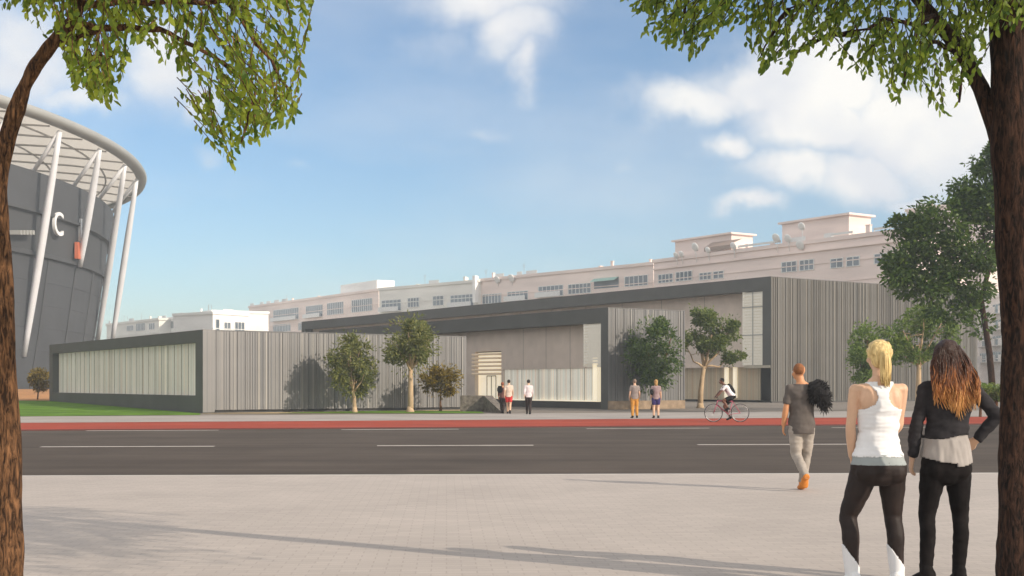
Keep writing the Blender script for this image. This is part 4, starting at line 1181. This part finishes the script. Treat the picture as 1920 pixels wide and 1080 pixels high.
for sd in 'LR':
    mb = MB(); an, kn = V(J['an' + sd]), V(J['kn' + sd])
    fg.leg(mb, sd, .013, foot=False)
    mb.loft([an + V((0, 0, -.06)), an, an + V((0, 0, .05))], [.056, .052, .05], n=18)
    garment('gaiter', blonde, mb, .008, mwhite, lambda c, an=an: c.z < .20 + 1.3 * (an.x - c.x), .001)
    mb = MB(); fg.foot(mb, sd, .008); garment('shoe', blonde, mb, .008, mwhite, lambda c: c.z < .13)
def strand(mb, pts, r, n=5, k=3):
    p, rr_ = spline(pts, [(q, q) for q in r], k); mb.loft(p, rr_, n=n)
mb = MB(); hc = V(J['head'])
mb.ell(hc + V((0, -.018, .030)), (.084, .102, .093)); mb.ell(hc + V((0, -.05, -.02)), (.074, .068, .075))
rnd = random.Random(9)
for i in range(90):
    a = rnd.uniform(-2.6, 2.6); r0_ = rnd.uniform(.3, 1)
    st = hc + V((math.sin(a) * .080, -.02 - math.cos(a) * .09 * r0_, .03 + .075 * rnd.uniform(-.6, 1)))
    st = hc + V((0, -.018, .03)) + (st - hc - V((0, -.018, .03))).normalized() * .092
    kn_ = hc + V((rnd.uniform(-.012, .016), -.118, .028 + rnd.uniform(-.02, .02)))
    mid = (st + kn_) / 2; mid = hc + V((0, -.018, .03)) + (mid - hc - V((0, -.018, .03))).normalized() * .096
    strand(mb, [st, mid, kn_], [.006, .008, .006], 5, 2)
def keep_hair(c):
    q_ = c - hc; yaw = .22; fy = q_.y * math.cos(yaw) - q_.x * math.sin(yaw)
    return not (fy > .045 and q_.z < .075)
hair = garment('hair', blonde, mb, .006, mblond, keep_hair, .003, (30, 30, 8), smooth=1)
mb = MB()
for i in range(70):
    a = rnd.uniform(0, 6.28); q_ = rnd.random() ** .5 * .026
    x_, y_ = q_ * math.cos(a), q_ * math.sin(a) * .8
    ln = rnd.uniform(.19, .26)
    strand(mb, [hc + V((x_ * .5, -.108 + y_ * .5, .035)), hc + V((x_ * 1.1 + .008, -.135 + y_, .0)), hc + V((x_ * 1.5 + .012, -.13 + y_, -.09)), hc + V((x_ * 1.2 + .018 + rnd.uniform(-.01, .01), -.12 + y_, .03 - ln * 1.0))], [.006, .007, .007, .003], 5, 3)
mb.build('ponytail', mblond, hair, smooth=True)

# --- brunette woman in charcoal jacket
mjacket = mat('charcoal jacket cloth', (.030, .028, .031), .85, var=.2, scale=14, bump=.15, bscale=150, spec=.15)
mblouse = mat('grey blouse', (.33, .30, .28), .7, var=.1, scale=10)
mblack = mat('black jeans', (.009, .007, .007), .85, var=.4, scale=12, spec=.15)
def hairmat():
    m = mat('brown to copper hair', (.1, .05, .02), .42, bump=.5, bscale=60, stretch=(3, 3, .4)); nt = m.node_tree; N, L = nt.nodes.new, nt.links.new
    b = nt.nodes['Principled BSDF']; tc = N('ShaderNodeTexCoord'); sp = N('ShaderNodeSeparateXYZ'); L(tc.outputs['Object'], sp.inputs[0])
    g = N('ShaderNodeNewGeometry')
    ad = N('ShaderNodeMath'); ad.operation = 'MULTIPLY_ADD'; L(g.outputs['Random Per Island'], ad.inputs[0]); ad.inputs[1].default_value = .24; L(sp.outputs[2], ad.inputs[2])
    mr = N('ShaderNodeMapRange'); mr.inputs['From Min'].default_value = 1.82; mr.inputs['From Max'].default_value = 1.40; L(ad.outputs[0], mr.inputs[0])
    r = N('ShaderNodeValToRGB'); r.color_ramp.elements[0].color = (.036, .014, .008, 1); r.color_ramp.elements[1].color = (.60, .31, .10, 1)
    e = r.color_ramp.elements.new(.35); e.color = (.075, .022, .01, 1); e = r.color_ramp.elements.new(.65); e.color = (.36, .13, .035, 1)
    L(mr.outputs[0], r.inputs[0]); L(r.outputs[0], b.inputs['Base Color']); return m
mhair2 = hairmat()
J = dict(head=(.005, .03, 1.675), neck=(.015, 0, 1.50), shL=(-.155, 0, 1.43), elL=(-.225, .0, 1.16), wrL=(-.238, .05, .925), hdL=(-.245, .07, .84),
         shR=(.195, 0, 1.425), elR=(.362, -.03, 1.235), wrR=(.228, .02, 1.055), hdR=(.17, .06, 1.02),
         hpL=(-.098, 0, .84), knL=(-.140, .02, .50), anL=(-.155, -.01, .10), toL=(-.20, .16, .04),
         hpR=(.082, 0, .84), knR=(.105, .02, .50), anR=(.085, -.01, .10), toR=(.12, .17, .04))
S = dict(torso=[((-.008, 0, .76), .10, .085), ((-.01, -.005, .82), .170, .12), ((-.01, -.012, .88), .178, .125), ((-.006, -.003, .96), .158, .112), ((.0, .005, 1.04), .135, .098), ((.005, .008, 1.12), .128, .092), ((.012, .005, 1.22), .138, .10),
                ((.018, 0, 1.32), .155, .108), ((.02, 0, 1.38), .165, .10), ((.02, 0, 1.425), .162, .085), ((.018, 0, 1.458), .128, .068), ((.016, 0, 1.485), .085, .058), ((.015, 0, 1.52), .052, .052)],
         extra=[((-.09, -.05, .85), (.085, .08, .085)), ((.075, -.05, .85), (.085, .08, .085)), ((-.05, .07, 1.29), (.065, .06, .06)), ((-.105, .0, 1.432), (.085, .055, .042)), ((.13, .0, 1.432), (.085, .055, .042)), ((.085, .07, 1.29), (.065, .06, .06))],
         arm=(.042, .036, .025), leg=(.088, .056, .052, .037), yaw=.75, neckr=.048, calf=Vector((0, -.028, 0)), curlR=.5, palmR=Vector((.3, -.9, .2)))
fg = Fig(J, S)
pbr = Vector(((1786 - 960) / F * WD, WD + .12, 0))
brun = person('woman with long copper brown hair in charcoal jacket, one hand on her hip', pbr, 0, fg, M['skin'], .0065)
mb = MB(); fg.torso(mb, .018, z0=1.0)
for sd in 'LR': fg.arm(mb, sd, .013, hand=False)
mb.loft([(0.0, .0, 1.06), (.003, 0, 1.12), (.01, 0, 1.25)], [(.172, .13), (.158, .122), (.152, .12)], n=24)
garment('jacket', brun, mb, .0085, mjacket, lambda c: c.z > 1.085 + .02 * math.sin(c.x * 14) or abs(c.x) > .19, .011, (8, 8, 17))
mb = MB(); mb.loft([(-.005, -.005, .80), (-.008, -.008, .88), (-.006, 0, .96), (0, 0, 1.05), (.005, .005, 1.12)], [(.186, .15), (.190, .150), (.182, .140), (.165, .122), (.14, .105)], n=30)
garment('blouse', brun, mb, .008, mblouse, lambda c: c.z > .895 + .9 * (abs(c.x + .0) ** 2) * 1.2 - (.03 if c.x > .03 else 0) and c.z < 1.12, .010, (16, 16, 5))
mb = MB(); fg.torso(mb, .007, z1=1.05)
for sd in 'LR': fg.leg(mb, sd, .006, foot=False)
mb.ell((-.008, -.02, .79), (.13, .10, .07))
garment('jeans', brun, mb, .0075, mblack, lambda c: c.z < .99 and c.z > .13, .004, (12, 12, 18))
for sd in 'LR':
    mb = MB(); fg.foot(mb, sd, .014); an, kn = V(J['an' + sd]), V(J['kn' + sd])
    mb.loft([an + V((0, 0, -.05)), an + V((0, 0, .03)), an.lerp(kn, .28)], [.046, .046, .052], n=18)
    mb.ell(an + V((0, -.045, -.05)), (.046, .05, .055)); mb.ell(an + V((0, -.01, -.01)), (.052, .062, .055))
    garment('boot', brun, mb, .008, mblack, lambda c: c.z < .215, .001)
mb = MB(); hc = V(J['head'])
mb.ell(hc + V((.002, -.018, .034)), (.090, .104, .096)); mb.ell(hc + V((.010, -.055, -.05)), (.088, .07, .11))
mb.loft([hc + V((.005, -.06, 0)), hc + V((.02, -.08, -.13)), hc + V((.045, -.10, -.26)), hc + V((.045, -.10, -.36))], [(.09, .05), (.115, .045), (.115, .035), (.05, .02)], n=20)
yaw2 = .75
def keep_h2(c):
    q_ = c - hc; fy = q_.y * math.cos(yaw2) - q_.x * math.sin(yaw2)
    return not (fy > .03 and q_.z < .085)
hair = garment('hair', brun, mb, .0075, mhair2, keep_h2, .005, (26, 26, 5), smooth=2)
mb = MB(); rnd = random.Random(31)
for i in range(520):
    a = rnd.uniform(-1.55, 1.7)           # around the back of the head
    top = hc + V((.002 + math.sin(a) * .088, -.018 - math.cos(a) * .100, .03 + rnd.uniform(-.03, .055)))
    top = hc + V((.002, -.018, .03)) + (top - hc - V((.002, -.018, .03))).normalized() * .098
    fx = math.sin(a)
    L_ = .50 - .12 * abs(fx - .1) - rnd.uniform(0, .12)
    pts = [top]; ph = fx * 6 + rnd.uniform(-.6, .6); am = rnd.uniform(.008, .020)
    for j in range(1, 8):
        f = j / 7
        x_ = top.x + (fx * .085 * f * (1.9 - 1.1 * f) + .030 * f) + am * f * math.sin(ph + f * 11)
        y_ = top.y * (1 - f) + (-.115 - .02 * math.cos(a) - rnd.uniform(0, .012)) * f + am * .6 * math.cos(ph + f * 11)
        pts.append(V((x_, y_, top.z - L_ * f)))
    strand(mb, pts, [.003, .0042, .0046, .0046, .0045, .004, .003, .001], 4, 2)
mb.build('hair_locks', mhair2, hair, smooth=True)

# --- walking man with black bundle
MD = H * F / 199.5
mtee = mat('grey brown tee shirt', (.105, .088, .078), .85, var=.15, scale=8)
mtrs = mat('pale grey trousers', (.34, .30, .26), .8, var=.15, scale=9)
mor = mat('orange trainers', (.62, .21, .03), .6, var=.15)
mshort = mat('short ginger hair', (.22, .085, .03), .8, var=.3, scale=40)
J = dict(head=(-.037, .02, 1.635), neck=(-.01, 0, 1.475), shL=(-.16, 0, 1.40), elL=(-.222, -.02, 1.12), wrL=(-.245, .03, .89), hdL=(-.245, .05, .81),
         shR=(.165, 0, 1.40), elR=(.27, .06, 1.19), wrR=(.245, -.10, 1.33), hdR=(.235, -.14, 1.38),
         hpL=(-.085, 0, .86), knL=(-.075, .0, .49), anL=(.0, -.26, .21), toL=(-.01, -.235, .05),
         hpR=(.085, 0, .86), knR=(.085, .09, .49), anR=(.03, .10, .10), toR=(.05, .27, .06))
S = dict(torso=[((0, 0, .80), .10, .09), ((0, 0, .88), .165, .115), ((0, 0, .96), .165, .115), ((0, 0, 1.08), .148, .105), ((0, 0, 1.20), .158, .11), ((0, 0, 1.31), .178, .118),
                ((0, 0, 1.385), .190, .105), ((0, 0, 1.43), .17, .08), ((-.005, 0, 1.465), .10, .065), ((-.01, 0, 1.50), .06, .06)],
         extra=[], arm=(.050, .042, .029), leg=(.09, .062, .055, .042), yaw=.5, neckr=.056)
fg = Fig(J, S)
pm = Vector(((1503 - 960) / F * MD, MD, 0))
man = person('ginger haired man in grey tee shirt and orange shoes walking towards the road', pm, 0, fg, M['skintan'], .009)
mb = MB(); fg.torso(mb, .018, z0=.82)
mb.loft([(0, 0, .76), (0, 0, .86), (0, 0, 1.0), (0, 0, 1.2)], [(.172, .14), (.176, .142), (.168, .132), (.165, .13)], n=24)
for sd in 'LR': fg.arm(mb, sd, .016, full=.5, hand=False)
garment('tee_shirt', man, mb, .011, mtee, lambda c: c.z > .79 and c.z < 1.47, .010, (8, 8, 10))
mb = MB(); fg.torso(mb, .006, z1=1.0)
for sd in 'LR': fg.leg(mb, sd, .010, foot=False)
garment('trousers', man, mb, .011, mtrs, lambda c: c.z < .93, .008, (12, 12, 18))
for sd in 'LR':
    mb = MB(); fg.foot(mb, sd, .012); garment('shoe', man, mb, .010, mor)
mb = MB(); hc = V(J['head']); mb.ell(hc + V((0, -.02, .034)), (.080, .098, .090))
garment('hair', man, mb, .01, mshort, lambda c: not ((c - hc).y * math.cos(.5) - (c - hc).x * math.sin(.5) > .03 and (c - hc).z < .08) and (c - hc).z > -.03, .002)
# fluffy black bundle on the shoulder
mfluff = mat('black shaggy fur', (.012, .011, .012), .9, var=.4, scale=12)
bg_ = thing('backpack', 'shaggy black bag slung on the shoulder of the walking man', 'bag', pm)
mb = MB(); bc = V((.205, -.12, 1.36))
mb.ell(bc, (.15, .13, .17)); mb.ell(bc + V((.08, 0, -.12)), (.085, .09, .14)); mb.ell(bc + V((-.05, .02, .09)), (.10, .09, .06))
bagb = garment('bag_body', bg_, mb, .012, mfluff, None, .016, (16, 16, 16), smooth=2)
mb = MB(); rnd = random.Random(17)
for i in range(420):
    v = rv(rnd).normalized(); o_ = bc if rnd.random() < .65 else bc + V((.08, 0, -.12)); r_ = V((.15, .13, .17)) if o_ is bc else V((.085, .09, .14))
    p = o_ + V((v.x * r_.x, v.y * r_.y, v.z * r_.z)) * .95
    q_ = p + v * rnd.uniform(.02, .05) + V((0, 0, -rnd.uniform(.0, .04))) + rv(rnd, .02)
    mb.loft([p, p.lerp(q_, .5) + rv(rnd, .008), q_], [.006, .005, .001], n=4)
fm = mb.mesh('fur'); bm = bmesh.new(); bm.from_mesh(bagb.data); bm.from_mesh(fm); bm.to_mesh(bagb.data); bm.free()
mb = MB(); mb.loft([bc + V((-.10, -.02, .12)), bc + V((-.10, .12, .11)), bc + V((-.05, .20, -.02)), bc + V((.02, .14, -.16))], [.014, .014, .014, .012], n=8); mb.build('strap', mfluff, bg_, smooth=True)

# --- distant people
def simple_fig(h=1.66, pose='stand', wide=1.0, lean=0.0, seed=0):
    k = h / 1.72; rnd = random.Random(seed)
    J = dict(head=(0, .02, 1.60), neck=(0, 0, 1.44), shL=(-.165, 0, 1.38), elL=(-.21, -.01, 1.11), wrL=(-.225, .05, .88), hdL=(-.225, .08, .80),
             shR=(.165, 0, 1.38), elR=(.21, -.01, 1.11), wrR=(.225, .05, .88), hdR=(.225, .08, .80),
             hpL=(-.085, 0, .84), knL=(-.095, .02, .48), anL=(-.10, -.01, .09), toL=(-.13, .15, .04),
             hpR=(.085, 0, .84), knR=(.095, .02, .48), anR=(.10, -.01, .09), toR=(.13, .15, .04))
    if pose == 'walk':
        J.update(knL=(-.075, .10, .48), anL=(-.06, .20, .09), toL=(-.06, .37, .05), knR=(.075, .0, .47), anR=(.06, -.26, .13), toR=(.06, -.12, .04),
                 elL=(-.20, -.10, 1.12), wrL=(-.21, -.10, .90), hdL=(-.21, -.09, .82), elR=(.20, .07, 1.12), wrR=(.21, .18, .92), hdR=(.21, .22, .84))
    J = {a: Vector(b_) * k for a, b_ in J.items()}
    T = [((0, 0, .77), .10, .09), ((0, 0, .85), .165 * wide, .115), ((0, 0, .93), .16 * wide, .115), ((0, 0, 1.06), .14 * wide, .10), ((0, 0, 1.18), .15 * wide, .108), ((0, 0, 1.30), .172 * wide, .115),
         ((0, 0, 1.37), .175, .10), ((0, 0, 1.41), .16, .08), ((0, 0, 1.44), .09, .06), ((0, 0, 1.47), .055, .055)]
    S = dict(torso=[(tuple(Vector(c) * k), a * k, b_ * k) for c, a, b_ in T], extra=[], arm=(.046, .038, .028), leg=(.088, .058, .054, .04), yaw=0, neckr=.05)
    return Fig(J, S), k
def passer(label, px, py, h, pose, skin, top, bottom, shortlegs, sleeve, hairm, shoe, rz=0, long_top=.84, group=None, longhair=False, seed=0, gap=.008):
    fg, k = simple_fig(h, pose, seed=seed); loc = G(px, py); loc.z = .004
    t = person(label, loc, rz, fg, skin, .013, group)
    mb = MB(); fg.torso(mb, .014, z0=(long_top - .1) * k)
    for sd in 'LR': fg.arm(mb, sd, .012, full=sleeve, hand=False)
    mb.loft([(0, 0, (long_top - .02) * k), (0, 0, 1.0 * k)], [(.172 * k, .135 * k), (.165 * k, .125 * k)], n=20)
    garment('shirt', t, mb, .014, top, lambda c: c.z > long_top * k and c.z < 1.44 * k, .008, (9, 9, 10))
    mb = MB(); fg.torso(mb, .008, z1=.97 * k)
    for sd in 'LR': fg.leg(mb, sd, .014 if not shortlegs else .02, full=.5 if shortlegs else 1.0, foot=False)
    garment('shorts' if shortlegs else 'trousers', t, mb, .014, bottom, (lambda c: c.z < .92 * k), .006)
    for sd in 'LR':
        mb = MB(); fg.foot(mb, sd, .012); garment('shoe', t, mb, .014, shoe)
    mb = MB(); hc = fg.J['head']; mb.ell(hc + V((0, -.022, .034)), (.084, .100, .094))
    if longhair: mb.ell(hc + V((0, -.07, -.06)), (.075, .05, .12))
    garment('hair', t, mb, .013, hairm, lambda c: not ((c - hc).y > .03 and (c - hc).z < .08), .003)
    return t, fg, k
c_ = lambda n, r, g, b_: mat(n, (r, g, b_), .85, var=.12, scale=8)
hb = c_('dark hair', .02, .014, .01); hbl = c_('fair hair', .42, .26, .10); hgr = c_('grey brown hair', .22, .16, .12)
mwshirt = c_('pale pink shirt', .70, .60, .60); mbk = c_('dark trousers', .03, .018, .016)
passer('man in pale pink shirt and dark trousers walking to the entrance', 991, 776.6, 1.68, 'walk', M['skin'], mwshirt, mbk, False, .9, hb, M['black'], seed=1, rz=.05)
tA, fA, kA = passer('walker in cream top and red shorts beside the bag carrier', 954, 775.5, 1.68, 'walk', M['skin'], c_('cream top', .66, .52, .42), c_('red shorts', .55, .03, .03), True, .5, hb, M['black'], seed=2)
passer('walker in dark top just left of the one in cream and red', 942, 775.0, 1.55, 'walk', M['skintan'], c_('brown top', .16, .07, .06), mbk, False, .9, c_('auburn hair', .25, .08, .04), M['black'], seed=3, rz=-.1)
def bagthing(label, loc, c, r, m, rot=0):
    t = thing('backpack', label, 'bag', loc, rot); mb = MB(); mb.ell(c, r); mb.ell(Vector(c) + V((0, -.05, -.06)), (r[0] * .75, r[1] * .7, r[2] * .5))
    garment('bag_body', t, mb, .013, m, None, .008, (12, 12, 12), smooth=2)
    mb = MB()
    for sx in (-.5, .5): mb.loft([V(c) + V((sx * r[0], 0, r[2] * .9)), V(c) + V((sx * r[0] * 1.1, .14, r[2] * .8)), V(c) + V((sx * r[0] * 1.4, .2, -.02)), V(c) + V((sx * r[0], .05, -r[2] * .8))], [.018] * 4, n=6)
    mb.build('strap', m, t); return t
gl = G(942, 775.0); bagthing('round black backpack carried by the leftmost walker', gl, (-.12, -.17, 1.20), (.15, .11, .19), M['black'])
passer('man in grey tee shirt and ochre trousers standing at the cycle path', 1190, 783.6, 1.68, 'stand', M['skin'], c_('grey tee', .26, .22, .20), c_('ochre trousers', .55, .26, .05), False, .5, hgr, M['black'], seed=4, rz=.1)
passer('fair haired woman in mauve top and navy shorts beside the man in ochre trousers', 1230, 783.8, 1.66, 'stand', M['skin'], c_('mauve top', .30, .22, .22), c_('navy shorts', .035, .025, .12), True, .5, hbl, M['black'], longhair=True, seed=5)
gl = G(1225, 783.8); bagthing('small black shoulder bag on the fair haired woman', gl, (-.08, -.15, 1.12), (.07, .07, .13), M['black'])

# --- cyclist: facing left (-x). Build in local frame with +y forward then turn by 90 degrees
CD = H * F / 71.0
cyc = Vector(((1363 - 960) / F * CD, CD, .003)); CR = R(90)
bike = thing('bicycle', 'slim pink framed bicycle ridden along the red path', 'bicycle', cyc, CR)
mpink = mat('pink bicycle paint', (.45, .10, .16), .4, var=.05); mtyre = mat('tyre rubber', (.03, .03, .03), .8); msteel = mat('bicycle steel', (.5, .5, .5), .35, .8)
WR = .345
def wheel(y):
    e = bpy.data.objects.new('wheel', None)
    mb = MB(); n = 40; pts = [(0, WR * math.cos(2 * math.pi * i / n), WR + WR * math.sin(2 * math.pi * i / n)) for i in range(n + 1)]
    mb.loft(pts, [.014] * (n + 1), n=6, m=0, side=Vector((1, 0, 0)))
    pts = [(0, (WR - .022) * math.cos(2 * math.pi * i / n), WR + (WR - .022) * math.sin(2 * math.pi * i / n)) for i in range(n + 1)]
    mb.loft(pts, [.009] * (n + 1), n=6, m=1, side=Vector((1, 0, 0)))
    for i in range(18):
        a = 2 * math.pi * i / 18; mb.loft([(0, .02 * math.cos(a), WR + .02 * math.sin(a)), (0, (WR - .02) * math.cos(a + .2), WR + (WR - .02) * math.sin(a + .2))], [.002, .002], n=4, m=1)
    mb.loft([(-.04, 0, WR), (.04, 0, WR)], [.022, .022], n=10, m=1)
    o = mb.build('wheel', [mtyre, msteel], bike, smooth=True); o.location = (0, y, 0); return o
wheel(.52); wheel(-.51)
fr = MB()
bb = V((0, -.07, .28)); st = V((0, -.22, .80)); hd = V((0, .36, .82)); hl = V((0, .40, .66)); ra = V((0, -.51, WR)); fa = V((0, .52, WR))
for a, b_, r_ in ((bb, st, .017), (st, hd, .017), (bb, hl, .02), (hd, hl, .02)): fr.loft([a, b_], [r_, r_], n=8)
for sx in (-.045, .045):
    s_ = V((sx, 0, 0)); fr.loft([bb + s_ * .4, ra + s_], [.010, .009], n=6); fr.loft([st + s_ * .3, ra + s_], [.009, .008], n=6); fr.loft([hl + s_ * .6, fa + s_], [.013, .009], n=6)
fr.build('bicycle_frame', mpink, bike, smooth=True)
hb_ = MB(); hb_.loft([hd, hd + V((0, -.02, .10)), hd + V((0, .07, .14))], [.014, .013, .012], n=8); hb_.loft([hd + V((-.24, .03, .15)), hd + V((-.12, .08, .145)), hd + V((.12, .08, .145)), hd + V((.24, .03, .15))], [.012] * 4, n=8); hb_.build('handlebar', mtyre, bike, smooth=True)
sd_ = MB(); sd_.loft([st, st + V((0, -.03, .12))], [.013, .013], n=8); sd_.ell(st + V((0, -.03, .14)), (.07, .12, .03)); sd_.build('saddle', mtyre, bike, smooth=True)
ck = MB(); ck.loft([bb + V((-.07, 0, 0)), bb + V((.07, 0, 0))], [.02, .02], n=8); ck.loft([bb + V((.07, 0, 0)), bb + V((.07, -.02, -.17))], [.010, .010], n=6); ck.loft([bb + V((-.07, 0, 0)), bb + V((-.07, .02, .17))], [.010, .010], n=6)
ck.box(.06, bb.y - .06, bb.z - .185, .15, bb.y + .03, bb.z - .165); ck.box(-.15, bb.y - .03, bb.z + .165, -.06, bb.y + .06, bb.z + .185)
n = 20; ck.loft([(.05, bb.y + .09 * math.cos(2 * math.pi * i / n), bb.z + .09 * math.sin(2 * math.pi * i / n)) for i in range(n + 1)], [.006] * (n + 1), n=4)
ck.build('crankset', msteel, bike)
# rider
J = dict(head=(0, .21, 1.58), neck=(0, .12, 1.44), shL=(-.17, .08, 1.37), elL=(-.20, .25, 1.17), wrL=(-.22, .38, 1.02), hdL=(-.21, .43, .97),
         shR=(.17, .08, 1.37), elR=(.20, .25, 1.17), wrR=(.22, .38, 1.02), hdR=(.21, .43, .97),
         hpL=(-.09, -.19, .94), knL=(-.10, .17, .82), anL=(-.10, -.01, .53), toL=(-.10, .12, .49),
         hpR=(.09, -.19, .94), knR=(.10, .08, .60), anR=(.10, -.13, .19), toR=(.10, .02, .12))
S = dict(torso=[((0, -.26, .90), .12, .10), ((0, -.22, .96), .165, .13), ((0, -.17, 1.04), .155, .12), ((0, -.10, 1.14), .15, .11), ((0, -.03, 1.24), .165, .115), ((0, .03, 1.33), .18, .11),
                ((0, .07, 1.38), .165, .085), ((0, .10, 1.42), .09, .065), ((0, .12, 1.45), .055, .055)],
         extra=[], arm=(.044, .037, .028), leg=(.09, .060, .054, .04), yaw=0, pitch=-.1, neckr=.05, palmL=Vector((0, .3, 1)), palmR=Vector((0, .3, 1)), curlL=.9, curlR=.9)
fg = Fig(J, S)
rider = person('cyclist in white tee shirt and black shorts riding the pink bicycle', cyc, CR, fg, M['skindark'], .011)
mb = MB(); fg.torso(mb, .014, z0=.95)
for sd in 'LR': fg.arm(mb, sd, .012, full=.5, hand=False)
garment('tee_shirt', rider, mb, .012, mwhite, lambda c: c.z < 1.43, .008)
mb = MB(); fg.torso(mb, .016, z1=1.05)
for sd in 'LR': fg.leg(mb, sd, .016, full=.5, foot=False)
garment('shorts', rider, mb, .012, M['black'], lambda c: c.z < 1.02, .005)
for sd in 'LR':
    mb = MB(); fg.foot(mb, sd, .012); garment('shoe', rider, mb, .012, M['black'])
mb = MB(); hc = V(J['head']); mb.ell(hc + V((0, -.02, .034)), (.082, .098, .092)); garment('hair', rider, mb, .012, M['black'], lambda c: not ((c - hc).y > .04 and (c - hc).z < .08), .002)
bp = thing('backpack', 'black backpack worn by the cyclist', 'bag', cyc, CR)
mb = MB(); rt = Matrix.Rotation(R(-32), 3, 'X'); mb.ell((0, -.17, 1.27), (.145, .10, .25), rot=rt); mb.ell((0, -.24, 1.20), (.12, .07, .14), rot=rt)
garment('bag_body', bp, mb, .012, M['black'], None, .004)
mb = MB()
for sx in (-.11, .11): mb.loft([(sx, -.06, 1.42), (sx, .10, 1.44), (sx * 1.2, .15, 1.33), (sx * 1.3, .02, 1.16)], [.016] * 4, n=6)
mb.build('strap', M['black'], bp)
